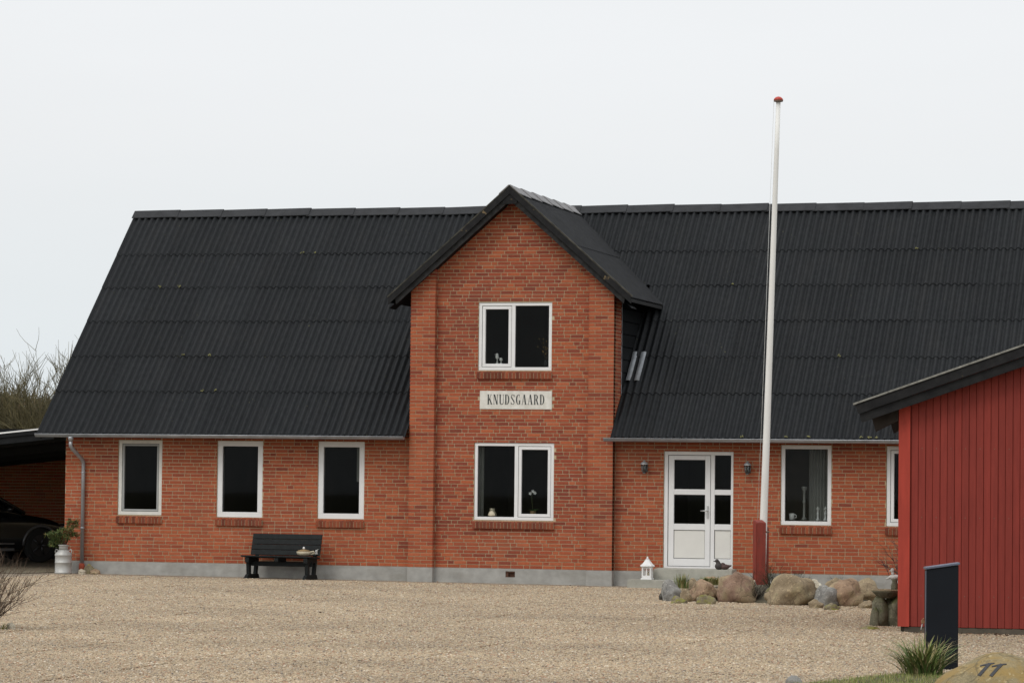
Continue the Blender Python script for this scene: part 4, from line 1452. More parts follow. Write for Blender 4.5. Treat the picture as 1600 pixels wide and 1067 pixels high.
m = MB(); blob(m, (.09, -.01, .05), (.085, .06, .05)); blob(m, (.05, .01, .075), (.05, .05, .05)); m.tube([(.15, 0, .06), (.21, 0, .075)], [.03, .008], 8); m.build('tail', 'dark_red_stone', t)

# ------------------------------------------------------------------ flagpole
fx, fy = 7.165, -2.86
flag = thing('flagpole', 'tall white flagpole with red top knob held by a red timber post', 'flagpole', (fx, fy, G(fx)))
b0 = Vector((7.118 - fx, -2.83 - fy, .10)); b1 = Vector((7.372 - fx, -2.95 - fy, 8.09 - G(fx)))
m = MB()
pts = [b0.lerp(b1, i / 10) for i in range(11)]
m.tube(pts, [.069 - .031 * (i / 10) for i in range(11)], 18)
m.build('pole', 'white_pole', flag)
m = MB()
q = [(.035, -.01), (.075, .0), (.083, .02), (.073, .05), (.045, .075), (.012, .085)]
m.lathe([(a, b1.z + b) for a, b in q[2:]], b1.x, b1.y, 18)
m.build('knob', 'red_knob', flag)
m = MB(); m.lathe([(.035, b1.z - .012), (.078, b1.z - .002), (.083, b1.z + .019)], b1.x, b1.y, 18); m.build('knob_rim', 'knob_dark', flag)
m = MB(); m.tube([b1 + Vector((-.075, -.02, .0)), (b0 + b1) / 2 + Vector((-.085, -.02, 0)), b0 + Vector((-.075, -.03, .95))], .0035, 5); m.build('halyard', 'cord', flag)
for off_, hh, nm in ((Vector((-.048, -.16, 0)), 1.285, 'post'), (Vector((-.03, .16, 0)), 1.20, 'post')):
    m = MB()
    w = .092 if off_.y < 0 else .07
    ca, sa = math.cos(rad(38)), math.sin(rad(38))
    R2 = lambda a, b: (off_.x + a * ca - b * sa, off_.y + a * sa + b * ca)
    cs = [R2(-w, -w * .8), R2(w, -w * .8), R2(w, w * .8), R2(-w, w * .8)]
    m.hexa([(*cs[0], -.1), (*cs[1], -.1), (*cs[2], -.1), (*cs[3], -.1), (*cs[0], hh - .05), (*cs[1], hh - .05), (*cs[2], hh), (*cs[3], hh)])
    bevel(m.build(nm, 'red_post', flag), .012, 2)
m = MB(); m.tube([(-.05, -.14, 1.08), (.11, -.13, 1.08)], .014, 8); m.build('bolt', 'knob_dark', flag)

# ------------------------------------------------------------------ rocks
def rock_mesh(sx_, sy_, sz_, seed, mat, sub=4, rough=.36, cuts=8):
    random.seed(seed)
    bm = bmesh.new()
    bmesh.ops.create_icosphere(bm, subdivisions=sub, radius=1)
    pl = []
    for k in range(cuts):
        n = Vector((random.uniform(-1, 1), random.uniform(-1, 1), random.uniform(-.3, 1))).normalized()
        pl.append((n, random.uniform(.66, .86)))
    o = Vector((seed * 3.7, seed * 1.3, seed * .7))
    for v in bm.verts:
        p = v.co.normalized()
        for n, d in pl:
            dd = p.dot(n)
            if dd > d: p = p - n * (dd - d) * .85
        k = 1 + rough * noise.noise(p * 1.3 + o) + rough * .36 * noise.noise(p * 2.6 + o) + rough * .10 * noise.noise(p * 8 + o) + rough * .05 * noise.noise(p * 19 + o)
        p = p * k
        if p.z < -.55: p.z = -.55 + (p.z + .55) * .3
        v.co = p
    xs = [v.co.x for v in bm.verts]; ys = [v.co.y for v in bm.verts]; zs_ = [v.co.z for v in bm.verts]
    for v in bm.verts:
        v.co.x = (v.co.x - (max(xs) + min(xs)) / 2) / (max(xs) - min(xs)) * sx_
        v.co.y = (v.co.y - (max(ys) + min(ys)) / 2) / (max(ys) - min(ys)) * sy_
        v.co.z = (v.co.z - min(zs_)) / (max(zs_) - min(zs_)) * sz_
    me = bpy.data.meshes.new('rock')
    bm.to_mesh(me); bm.free()
    me.polygons.foreach_set('use_smooth', [True] * len(me.polygons))
    me.materials.append(M[mat])
    return me
def rock(x, y, w, d, h, seed, mat, label, sink=.04, rough=.30, name='boulder', rz=0, tilt=0, dz=0, cuts=5, group='stones around the flagpole bed', cat='rock'):
    o = link(name, rock_mesh(w, d, h + sink, seed, mat, cuts=cuts, rough=rough), None, (x, y, G(x) - sink + dz))
    o.rotation_euler = (0, tilt, rz)
    return tag(o, label, cat, group)
rock(6.12, -6.0, .14, .2, .17, 21, 'rock_dark', 'small dark stone at the far left end of the stone bed')
rock(6.36, -6.35, .33, .36, .36, 22, 'rock_grey', 'grey pointed stone at the left end of the stone bed', tilt=rad(-12))
rock(6.66, -7.35, .27, .34, .13, 23, 'rock_moss', 'low flat mossy stone in front of the grey pointed stone')
rock(6.40, -5.0, .40, .36, .34, 24, 'rock_tan', 'grey tan stone behind the flat mossy stone', sink=.06)
rock(6.82, -6.15, .57, .5, .36, 25, 'rock_pink', 'orange pink boulder left of the large reddish boulder', rz=.3)
rock(7.10, -7.35, .33, .30, .16, 26, 'rock_moss', 'small rounded stone with green moss in front of the pink boulder')
rock(7.37, -6.2, .66, .65, .50, 27, 'rock_red', 'large reddish brown boulder left of the red flagpole post', rz=.2, cuts=7)
rock(6.62, -4.2, .08, .08, .20, 28, 'rock_pale', 'tiny pale stone above the pink boulder', dz=.14)
rock(6.42, -3.6, .34, .36, .33, 29, 'rock_pink', 'low brownish stone just below the doorstep', sink=.1)
rock(7.32, -4.6, .19, .2, .32, 30, 'rock_pale', 'pale round stone at the foot of the red flagpole post', sink=.05)
rock(8.33, -6.7, .86, .8, .50, 31, 'rock_tan', 'largest tan boulder in the middle of the stone bed', rz=.15, cuts=7)
rock(8.30, -4.1, .34, .3, .34, 32, 'rock_pale', 'pale cream stone behind the grey blue stone', sink=.06)
rock(8.92, -6.9, .42, .42, .34, 33, 'rock_grey', 'grey blue boulder right of the largest tan boulder')
rock(8.93, -7.85, .24, .24, .15, 34, 'rock_tan', 'left of the two low cobbles in front of the grey blue boulder', name='cobble')
rock(9.28, -8.45, .26, .24, .12, 35, 'rock_moss', 'right of the two low cobbles in front of the grey blue boulder', name='cobble')
rock(9.17, -6.7, .60, .6, .45, 36, 'rock_pink', 'tan boulder with a pink patch right of the grey blue boulder', rz=.5)
rock(9.33, -5.6, .60, .5, .43, 37, 'rock_tan', 'brown tan boulder at the right end of the stone bed', rz=.2)
rock(9.72, -6.6, .13, .13, .10, 38, 'rock_pale', 'little pale stone at the right end of the stone bed', name='cobble')
rock(-6.33, -.18, .15, .14, .10, 41, 'rock_pale', 'pale round stone below the drain pipe', sink=.02, name='cobble', group='stones by the drain pipe')
rock(-6.27, .02, .24, .18, .19, 42, 'rock_moss', 'brown mossy stone against the plinth by the drain pipe', sink=.02, name='cobble', group='stones by the drain pipe')
rock(-6.08, -.12, .22, .18, .10, 43, 'rock_pink', 'low pinkish stone by the drain pipe', sink=.02, name='cobble', group='stones by the drain pipe')
rock(10.80, -14.5, .30, .25, .05, 44, 'rock_moss', 'flat mossy stone in the gravel before the bird bath', name='cobble', group=None)
rock(1.20, -20.7, .12, .12, .09, 45, 'rock_pale', 'pale stone under the bare bush at the left edge', name='cobble', group=None)
rock(11.95, -26.55, .17, .14, .085, 46, 'rock_grey', 'grey stone at the bottom edge of the gravel', name='cobble', group=None)

rock(7.86, -5.6, .34, .34, .30, 47, 'rock_moss', 'half hidden mossy stone left of the largest tan boulder', sink=.05)
rock(8.72, -5.0, .44, .36, .40, 48, 'rock_tan', 'tan stone behind the grey blue boulder', sink=.05)
rock(6.62, -6.55, .22, .22, .20, 49, 'rock_tan', 'small tan stone wedged between the grey pointed stone and the pink boulder', sink=.03)
rock(9.62, -7.3, .24, .22, .13, 50, 'rock_tan', 'low tan cobble in front of the right end of the stone bed', name='cobble')
# soil bed behind the stones
m = MB()
random.seed(6)
bed = [(6.2, -5.4), (7.0, -6.2), (7.9, -6.4), (8.6, -6.6), (9.4, -6.3), (9.8, -5.6), (9.7, -4.0), (9.4, -2.4), (8.2, -1.6), (7.0, -1.5), (6.2, -2.6), (6.0, -4.2)]
cx_, cy_ = 7.8, -4.0
n = len(m.v)
m.v.append((cx_, cy_, G(cx_) + .20))
for k_, fr_ in enumerate((.55, .85, 1.0)):
    for (x, y) in bed:
        m.v.append((cx_ + (x - cx_) * fr_, cy_ + (y - cy_) * fr_, G(x) + (.19, .13, -.02)[k_] + random.uniform(-.02, .02)))
K = len(bed)
for i in range(K):
    j = (i + 1) % K
    m.face((n, n + 1 + i, n + 1 + j), None, True)
    for r_ in range(2):
        a = n + 1 + r_ * K
        m.face((a + i, a + K + i, a + K + j, a + j), None, True)
tag(m.build('flower_bed', 'soil'), 'dark soil bed mounded behind the boulders round the flagpole', None, kind='structure')

# ------------------------------------------------------------------ twigs, grass, shrubs
def twigs(m, base, n, h, spread, r, seed, cols, levels=2, seg=4, up=1.0, kids=3):
    rnd = random.Random(seed)
    def grow(p, d, L, r_, lev):
        pts = [p]
        q = p.copy()
        k = 4
        for i in range(k):
            d = (d + Vector((rnd.gauss(0, .16), rnd.gauss(0, .16), rnd.gauss(.03, .12)))).normalized()
            q = q + d * (L / k)
            pts.append(q.copy())
        c = rnd.choice(cols); kk = rnd.uniform(.75, 1.25)
        m.tube(pts, [r_ * (1 - .8 * i / k) for i in range(k + 1)], seg, tuple(v * kk for v in c), cap=False)
        if lev > 0:
            for i in range(kids):
                a = rnd.uniform(.25, .95)
                s_ = pts[min(k, int(a * k))].lerp(pts[min(k, int(a * k) + 1)], a * k % 1)
                nd = (d + Vector((rnd.gauss(0, .6), rnd.gauss(0, .6), rnd.gauss(.15, .35)))).normalized()
                grow(s_, nd, L * rnd.uniform(.35, .65), r_ * .55, lev - 1)
    for i in range(n):
        a = rnd.uniform(0, 2 * PI)
        sp = abs(rnd.gauss(0, spread))
        d = Vector((math.cos(a) * sp, math.sin(a) * sp, up)).normalized()
        b = Vector(base) + Vector((math.cos(a), math.sin(a), 0)) * rnd.uniform(0, .06)
        grow(b, d, h * rnd.uniform(.55, 1.05), r, levels)
def grass(m, base, n, h, spread, w, seed, cols, rad0=.08):
    rnd = random.Random(seed)
    for i in range(n):
        a = rnd.uniform(0, 2 * PI); rr_ = rnd.uniform(0, rad0)
        p = Vector(base) + Vector((math.cos(a) * rr_, math.sin(a) * rr_, 0))
        b = a + rnd.gauss(0, .7)
        out_ = Vector((math.cos(b), math.sin(b), 0)) * rnd.uniform(.05, spread)
        L = h * rnd.uniform(.5, 1.1)
        side = Vector((-math.sin(b), math.cos(b), 0)) * w * rnd.uniform(.6, 1.3)
        pts = []
        for k in range(5):
            t_ = k / 4
            pts.append(p + out_ * t_ ** 1.7 + Vector((0, 0, L * (t_ - .32 * t_ ** 3 * (out_.length / max(spread, .01))))))
        c = rnd.choice(cols); kk = rnd.uniform(.75, 1.3); c = tuple(v * kk for v in c)
        n0 = len(m.v)
        for k, q in enumerate(pts):
            ww = side * (1 - (k / 4) ** 2 * .95)
            m.v += [tuple(q - ww), tuple(q + ww)]
        for k in range(4):
            a_ = n0 + 2 * k
            m.face((a_, a_ + 1, a_ + 3, a_ + 2), c, True)
GREEN = [(.095, .15, .038), (.14, .19, .050), (.075, .12, .032), (.20, .22, .07), (.30, .26, .12)]
DRY = [(.34, .28, .13), (.28, .24, .10), (.20, .19, .06), (.14, .15, .045)]
def tuft(x, y, n, h, spread, w, seed, cols, label, rad0=.08, dz=0, cat='grass'):
    m = MB(); grass(m, (0, 0, 0), n, h, spread, w, seed, cols, rad0)
    return tag(m.build('grass_tuft', 'leafy', None, (x, y, G(x) + dz)), label, cat)
tuft(12.95, -24.75, 300, .46, .58, .0095, 61, GREEN + GREEN + [(.36, .30, .15), (.30, .24, .12)], 'green grass tuft growing at the foot of the dark pillar', .20)
tuft(6.30, -5.4, 150, .30, .10, .006, 62, DRY + GREEN, 'yellow green tuft standing behind the grey pointed stone', .11, .18)
tuft(6.52, -4.5, 120, .10, .10, .006, 63, GREEN, 'low green tuft behind the grey tan stone', .16, .27)
tuft(6.72, -4.6, 130, .17, .12, .006, 64, DRY, 'dry yellow grass behind the pink boulder', .16, .22)
m = MB(); rnd = random.Random(77)
BRN = [(.060, .040, .028), (.085, .060, .038), (.11, .08, .05), (.05, .055, .025)]
twigs(m, (0, 0, 0), 46, .40, .9, .0045, 71, [(.035, .035, .020), (.050, .045, .025), (.03, .04, .015)], 2)
twigs(m, (.32, .1, 0), 46, .34, .9, .0045, 72, [(.035, .035, .020), (.050, .045, .025), (.03, .04, .015)], 2)
tag(m.build('heather_shrub', 'bark', None, (7.62, -4.4, G(7.6) + .14)), 'dark low heather shrub behind the largest tan boulder', 'shrub')
m = MB(); twigs(m, (0, 0, 0), 50, .30, .9, .0045, 73, [(.022, .018, .014), (.035, .028, .02)], 2)
tag(m.build('heather_shrub', 'bark', None, (7.62, -6.2, G(7.4) + .02)), 'dark twiggy shrub squeezed between the reddish and tan boulders', 'shrub')
m = MB(); twigs(m, (0, 0, 0), 44, .95, .50, .0085, 74, [(.09, .055, .055), (.12, .07, .06), (.075, .055, .05)], 2)
tag(m.build('bare_shrub', 'bark', None, (9.75, -3.5, G(9.7))), 'bare purplish twig shrub against the wall behind the bird bath', 'shrub')
m = MB(); twigs(m, (0, 0, 0), 16, .18, .8, .004, 75, BRN, 1)
tag(m.build('heather_shrub', 'bark', None, (8.65, -4.2, G(8.6) + .22)), 'tiny dry heather above the pale cream stone', 'shrub')
# bare bush at the left edge of the picture
bush = thing('bare_bush', 'bare brown thorny bush at the left edge of the gravel', 'shrub', (.90, -20.9, G(.90)))
m = MB(); twigs(m, (0, 0, 0), 85, .86, .62, .0075, 81, [(.11, .075, .052), (.15, .105, .075), (.085, .06, .043)], 2, 4, .8, 4); m.build('twigs', 'bark', bush)
m = MB(); grass(m, (0, 0, 0), 160, .12, .14, .006, 82, DRY + GREEN, .32); m.build('undergrowth', 'leafy', bush)
# lawn strip at the bottom right
m = MB()
lawn = [(11.98, -27.2), (12.28, -26.2), (12.50, -25.25), (12.72, -24.72), (13.1, -24.5), (13.5, -24.6), (14.2, -25.0), (17, -26), (17, -31), (12.0, -31)]
rnd = random.Random(9)
m2 = MB(); m2.poly([(x, y, G(x) + .022) for x, y in lawn]); tag(m2.build('lawn', 'soil'), 'edge of a lawn at the bottom right corner', None, kind='structure')
def inside(x, y):
    r_ = False
    for i in range(len(lawn)):
        (x1_, y1_), (x2_, y2_) = lawn[i], lawn[i - 1]
        if (y1_ > y) != (y2_ > y) and x < (x2_ - x1_) * (y - y1_) / (y2_ - y1_) + x1_: r_ = not r_
    return r_
LAWN = [(.19, .24, .06), (.25, .28, .08), (.32, .29, .11), (.15, .21, .05), (.38, .33, .15)]
k = 0
while k < 16000:
    x, y = rnd.uniform(11.9, 15.2), rnd.uniform(-28.6, -24.4)
    if not inside(x, y): continue
    k += 1
    a = rnd.uniform(0, 6.28); h = rnd.uniform(.02, .05)
    c = rnd.choice(LAWN); s_ = .0035
    n = len(m.v)
    dx, dy = math.cos(a), math.sin(a)
    m.v += [(x - dy * s_, y + dx * s_, G(x) + .015), (x + dy * s_, y - dx * s_, G(x) + .015), (x + dx * h * .5, y + dy * h * .5, G(x) + .02 + h)]
    m.face((n, n + 1, n + 2), c)
tag(m.build('lawn_grass', 'leafy'), 'short yellow green grass at the bottom right corner', 'grass', kind='stuff')
# dead leaves blown against the shed
m = MB(); rnd = random.Random(12)
for i in range(420):
    x = rnd.uniform(11.5, 15.0); y = -15.2 - abs(rnd.gauss(0, .35))
    if rnd.random() < .25: x, y = rnd.uniform(-5, 14), rnd.uniform(-24, -.3)
    a = rnd.uniform(0, 6.28); s_ = rnd.uniform(.012, .03)
    q = Matrix.Rotation(a, 3, 'Z') @ Matrix.Rotation(rnd.uniform(-.7, .7), 3, 'X')
    z = G(x) + .022
    c = rnd.choice([(.11, .06, .035), (.16, .085, .045), (.075, .045, .03), (.20, .12, .07)])
    m.poly([Vector((x, y, z)) + q @ Vector(v) * s_ for v in ((-1, 0, 0), (0, -.6, .15), (1, 0, .25), (0, .6, .15))], c)
tag(m.build('dead_leaves', 'leafy'), 'brown dead leaves scattered over the gravel along the red shed', 'leaves', kind='stuff')

# ------------------------------------------------------------------ bird bath
bx, by = 10.86, -13.4
bath = thing('bird_bath', 'mossy stone bird bath on a stump pedestal beside the red shed', 'bird bath', (bx, by, G(bx)))
random.seed(31)
def rough_lathe(prof, seg, amp, seed):
    m = MB(); rings = []
    for r_, z_ in prof:
        n = len(m.v)
        for k in range(seg):
            w = 2 * PI * k / seg
            q = Vector((math.cos(w), math.sin(w), z_ * 3)) * 1.6 + Vector((seed, 0, 0))
            rr_ = r_ * (1 + amp * noise.noise(q) + amp * .5 * noise.noise(q * 2.7))
            m.v.append((rr_ * math.cos(w), rr_ * math.sin(w), z_))
        rings.append(n)
    for i in range(len(rings) - 1):
        for k in range(seg):
            j = (k + 1) % seg
            m.face((rings[i] + k, rings[i] + j, rings[i + 1] + j, rings[i + 1] + k), None, True)
    m.face([rings[0] + k for k in range(seg - 1, -1, -1)]); m.face([rings[-1] + k for k in range(seg)])
    return m
for (dx, dy, w, d, h, sd_, rz_) in ((-.065, -.02, .27, .28, .46, 91, .2), (.12, .02, .25, .26, .45, 92, .9), (-.17, .05, .13, .16, .27, 93, .4), (.02, .10, .30, .22, .45, 94, 0), (-.12, -.13, .11, .10, .30, 95, .5)):
    p_ = link('pedestal_stone', rock_mesh(w, d, h, sd_, 'stone_bath', sub=3, rough=.30, cuts=3), bath, (dx, dy, -.02))
    p_.rotation_euler = (0, 0, rz_)
rough_lathe([(.09, .385), (.13, .41), (.185, .465), (.195, .485)], 28, .14, 7).build('bowl', 'stone_bath', bath)
rough_lathe([(.194, .484), (.197, .498), (.175, .505), (.15, .485), (.05, .47)], 28, .14, 7).build('bowl_rim', 'rock_tan', bath)
t = thing('stone_bird', 'pale stone bird with raised head perched above the bird bath', 'figurine', (bx + .10, by + .05, G(bx) + .50))
m = MB(); m.lathe([(.05, -.02), (.05, .06), (.035, .10), (.04, .13), (.02, .15)], 0, 0, 12); m.build('stand', 'stone_bath', t)
m = MB(); blob(m, (.0, 0, .17), (.085, .04, .035)); m.tube([(.05, 0, .175), (.13, 0, .205)], [.028, .012], 8); m.tube([(-.06, 0, .165), (-.12, 0, .14)], [.02, .006], 8); m.build('body', 'bird_grey', t)
m = MB(); m.tube([(-.02, 0, .19), (-.03, 0, .235)], [.022, .018], 8); blob(m, (-.03, 0, .26), (.028, .024, .032)); m.tube([(-.05, 0, .258), (-.08, 0, .25)], [.009, .002], 6); m.build('head', 'bird_grey', t)

# ------------------------------------------------------------------ red shed
shed = thing('red_shed', 'red timber clad shed with black barge boards at the right edge', 'shed', (0, 0, 0))
SX0, SY = 11.299, -15.12
SZ = lambda x: 2.654 + .350 * (x - 10.709)        # top of roof edge
SR = 14.35                                        # ridge x
def sroof(x): return SZ(x) if x <= SR else SZ(2 * SR - x)
zb = -.225
m = MB()
m.poly([(SX0 + .02, SY + .008, zb + .01), (2 * SR - SX0 - .02, SY + .008, zb + .01), (2 * SR - SX0 - .02, SY + .008, sroof(SX0) - .2), (SR, SY + .008, sroof(SR) - .2), (SX0 + .02, SY + .008, sroof(SX0) - .2)])
m.quad((SX0 + .02, -8, zb + .01), (SX0 + .02, SY + .008, zb + .01), (SX0 + .02, SY + .008, sroof(SX0) - .2), (SX0 + .02, -8, sroof(SX0) - .2))
m.quad((2 * SR - SX0 - .02, SY + .008, zb + .01), (2 * SR - SX0 - .02, -8, zb + .01), (2 * SR - SX0 - .02, -8, sroof(SX0) - .2), (2 * SR - SX0 - .02, SY + .008, sroof(SX0) - .2))
m.poly([(2 * SR - SX0 - .02, -8, zb + .01), (SX0 + .02, -8, zb + .01), (SX0 + .02, -8, sroof(SX0) - .2), (SR, -8, sroof(SR) - .2), (2 * SR - SX0 - .02, -8, sroof(SX0) - .2)])
swall = m.build('wall', 'shed_red', shed)
bs = MB(); bs.box(SX0 + .05, 2 * SR - SX0 - .05, SY - .002, SY + .3, -.45, zb - .004); bs.box(SX0 + .0, SX0 + .05, SY + .05, -8, -.45, zb - .004)
bs.build('base', 'shed_base', shed)
x = SX0 + .135
i = 0
PW = .0945
while x < 2 * SR - SX0 - .1:
    yf = SY - .004 - (.009 if i % 2 else 0.0)
    xa, xb = x + .001, x + PW - .003
    za, zc = sroof(xa) - .10, sroof(xb) - .10
    m = MB()
    yk = SY + .012
    m.hexa([(xa, yf, zb), (xb, yf, zb), (xb, yk, zb), (xa, yk, zb), (xa, yf, za), (xb, yf, zc), (xb, yk, zc), (xa, yk, za)])
    bo = bevel(m.build('board', 'shed_red', swall), .004, 1)
    if i % 2:
        for zn in (.18, 1.20, 2.10):
            nl = MB(); nl.tube([((xa + xb) / 2, yf + .002, zn), ((xa + xb) / 2, yf - .0015, zn)], .0065, 6)
            nl.build('nail', 'knob_dark', bo)
    x += PW
    i += 1
i = 0
y = SY + .02
while y < -8.1:       # cladding on the side turned to the house
    m = MB(); o_ = .02 if i % 2 else .0
    m.box(SX0 - .004 - o_, SX0 + .015 - o_, y - o_ * .6, y + .19 + o_ * .6, zb, sroof(SX0) - .12)
    m.build('board', 'shed_red', swall)
    y += .19
    i += 1
m = MB()
m.hexa([(SX0 - .028, SY - .034, zb), (SX0 + .122, SY - .034, zb), (SX0 + .122, SY - .008, zb), (SX0 - .028, SY - .008, zb),
        (SX0 - .028, SY - .034, sroof(SX0) - .15), (SX0 + .122, SY - .034, sroof(SX0 + .13) - .15), (SX0 + .122, SY - .008, sroof(SX0 + .13) - .15), (SX0 - .028, SY - .008, sroof(SX0) - .15)])
m.build('corner_board', 'shed_corner', shed)
m = MB(); m.box(SX0 - .03, SX0 - .005, SY - .006, SY + .14, zb, sroof(SX0) - .15); m.build('corner_board', 'shed_corner', shed)
XE = 10.709
for sg in (0, 1):
    mx = (lambda q: q) if sg == 0 else (lambda q: 2 * SR - q)
    def bargep(zo, zi, ya, yb, mat, x_e, nm='barge_board', skew=0):
        poly = [(mx(x_e + skew), SZ(x_e + skew) + zi), (mx(SR), SZ(SR) + zi), (mx(SR), SZ(SR) + zo), (mx(x_e), SZ(x_e) + zo)]
        if sg: poly = poly[::-1]
        m = MB(); m.prism(poly, ya, yb); return m.build(nm, mat, shed)
    bargep(0, -.135, SY - .275, SY - .245, 'black_timber', XE + .02, skew=.045)
    bargep(-.138, -.262, SY - .24, SY - .212, 'black_timber', XE + .075, skew=.03)
    # roof deck with its worn edge
    poly = [(mx(XE), SZ(XE) - .0), (mx(SR), SZ(SR) - .0), (mx(SR), SZ(SR) + .024), (mx(XE), SZ(XE) + .024)]
    if sg: poly = poly[::-1]
    m = MB(); m.prism(poly, SY - .295, -7.8); m.build('roof', 'moss_edge', shed)
    poly = [(mx(XE + .05), SZ(XE + .05) - .055), (mx(SR), SZ(SR) - .055), (mx(SR), SZ(SR) - .004), (mx(XE + .05), SZ(XE + .05) - .004)]
    if sg: poly = poly[::-1]
    m = MB(); m.prism(poly, SY - .24, -7.85); m.build('roof_deck', 'rafter', shed)
for y in (SY - .05, -13.6, -12.1, -10.6, -9.1):
    m = MB()
    m.prism([(XE + .26, SZ(XE + .26) - .20 - .23), (SX0 - .035, SZ(SX0) - .40), (SX0 - .035, SZ(SX0) - .06), (XE + .16, SZ(XE + .16) - .06)], y, y + .07)
    m.build('rafter_end', 'rafter', shed)

# ------------------------------------------------------------------ dark pillar
pil = thing('letterbox_pillar', 'tall dark anthracite metal pillar standing in front of the red shed', 'pillar', (12.955, -23.40, G(12.95)), rad(14))
m = MB()
m.hexa([(-.168, -.10, -.1), (.168, -.10, -.1), (.168, .10, -.1), (-.168, .10, -.1), (-.168, -.10, 1.055), (.168, -.10, 1.105), (.168, .10, 1.105), (-.168, .10, 1.055)])
bevel(m.build('body', 'anthracite', pil), .006, 2)
m = MB()
m.hexa([(-.18, -.115, 1.052), (.18, -.115, 1.106), (.18, .115, 1.106), (-.18, .115, 1.052), (-.18, -.115, 1.075), (.18, -.115, 1.129), (.18, .115, 1.129), (-.18, .115, 1.075)])
m.v = [(a, b, c + .004) for a, b, c in m.v]
bevel(m.build('cap', 'cap_metal', pil), .003, 1)
m = MB(); m.box(-.176, -.169, -.09, -.06, .0, 1.04); m.build('edge_strip', 'cap_metal', pil)
t = thing('lock', 'small padlock with a hanging key on the side of the dark pillar', 'lock', (12.955, -23.40, G(12.95)), rad(14))
m = MB(); m.tube([(-.168, -.03, .53), (-.19, -.03, .54), (-.205, -.03, .52)], .006, 6); m.box(-.215, -.178, -.045, -.02, .49, .525); m.build('body', 'bronze', t)
m = MB(); m.tube([(-.20, -.03, .49), (-.21, -.03, .45), (-.215, -.03, .42)], .006, 6); m.build('key', 'bird_grey', t)

# ------------------------------------------------------------------ numbered boulder
sx_, sy_ = 13.97, -26.75
o = rock(sx_, sy_, 1.46, 1.34, .375, 57, 'rock_ochre', 'ochre lichen boulder with the house number 11 at the bottom right', sink=.89, name='number_stone', cuts=0, rough=.10, group=None, cat='rock')
bvh = BVHTree.FromPolygons([v.co.copy() for v in o.data.vertices], [tuple(p.vertices) for p in o.data.polygons])
def on_rock(x, z, up=.006):
    # project from the front of the stone on to its sloping face (local coordinates)
    h, n_, i_, d_ = bvh.ray_cast(Vector((x, -1.5, z + .45)), Vector((0, 1, -.30)).normalized())
    return h + n_ * up if h is not None else Vector((x, 0, .4))
def numeral(x0_, z0_):
    m = MB()
    def strip(pa, pb, wa, wb, k=8):
        n = len(m.v)
        d = Vector((pb[0] - pa[0], pb[1] - pa[1])).normalized()
        for i in range(k + 1):
            t_ = i / k
            c = (pa[0] + (pb[0] - pa[0]) * t_, pa[1] + (pb[1] - pa[1]) * t_)
            w_ = wa + (wb - wa) * t_
            a_ = on_rock(x0_ + c[0] + d.y * w_, z0_ + c[1] - d.x * w_)
            b_ = on_rock(x0_ + c[0] - d.y * w_, z0_ + c[1] + d.x * w_)
            dn = Vector((0, .008, -.012))
            m.v += [tuple(a_), tuple(b_), tuple(a_ + dn), tuple(b_ + dn)]
        for i in range(k):
            a = n + 4 * i
            m.face((a, a + 4, a + 5, a + 1))
            m.face((a + 2, a + 6, a + 4, a))
            m.face((a + 1, a + 5, a + 7, a + 3))
    strip((0, 0), (.085, .150), .017, .017)
    strip((.088, .146), (-.005, .122), .010, .006, 4)
    strip((.070, .143), (.130, .153), .010, .005, 4)
    return m.build('numeral', 'numeral', o)
NUMZ = .935
numeral(-.150, NUMZ)
numeral(-.035, NUMZ - .012)

# ------------------------------------------------------------------ milk can with branches
cx_, cy_ = -6.66, -.30
can = thing('milk_can', 'old grey aluminium milk churn standing at the left house corner', 'milk can', (cx_, cy_, G(cx_)))
m = MB(); m.lathe([(.150, 0), (.160, .01), (.162, .035), (.155, .04), (.155, .20), (.160, .205), (.160, .22), (.155, .225), (.155, .335), (.163, .345), (.160, .36), (.135, .40), (.105, .43), (.088, .45)], 0, 0, 32); m.build('body', 'alu_can', can)
m = MB(); m.lathe([(.088, .448), (.084, .50), (.086, .52), (.10, .53), (.10, .545), (.088, .545), (.08, .50)], 0, 0, 32); m.build('neck', 'alu_can', can)
for sg in (-1, 1):
    m = MB(); m.tube([(sg * .10, 0, .435), (sg * .15, 0, .46), (sg * .165, 0, .42), (sg * .155, 0, .37)], .011, 8); m.build('handle', 'alu_can', can)
br = thing('conifer_branches', 'green conifer branches with red twigs stuck in the milk churn', 'plant', (cx_, cy_, G(cx_) + .5))
m = MB(); rnd = random.Random(44)
nd = MB()
for k in range(30):
    left = rnd.random() < .55
    tip = Vector((rnd.uniform(-.36, -.05) if left else rnd.uniform(-.05, .30), rnd.uniform(-.2, .2), rnd.uniform(-.02, .32) if left else rnd.uniform(.15, .55)))
    pts = [Vector((0, 0, -.1)), Vector((tip.x * .3, tip.y * .3, .10 + tip.z * .3)), Vector((tip.x * .7, tip.y * .7, .08 + tip.z * .75)), tip]
    m.tube(pts, [.006, .005, .004, .002], 4, (.09, .05, .03), cap=False)
    for i in range(95):
        t_ = rnd.uniform(.3, 1)
        seg_ = min(2, int(t_ * 3))
        p = pts[seg_].lerp(pts[seg_ + 1], t_ * 3 - seg_)
        d = Vector((rnd.gauss(0, 1), rnd.gauss(0, 1), rnd.gauss(.1, .8))).normalized()
        L = rnd.uniform(.03, .075); s2 = d.orthogonal().normalized() * .007
        c = rnd.choice([(.060, .090, .025), (.085, .12, .032), (.13, .15, .042), (.045, .07, .024)]) if rnd.random() < (.97 if left else .72) else (.22, .09, .04)
        nd.poly([p - s2, p + s2, p + d * L + s2 * .6, p + d * L - s2 * .3], c)
m.build('twigs', 'bark', br); nd.build('needles', 'leafy', br)

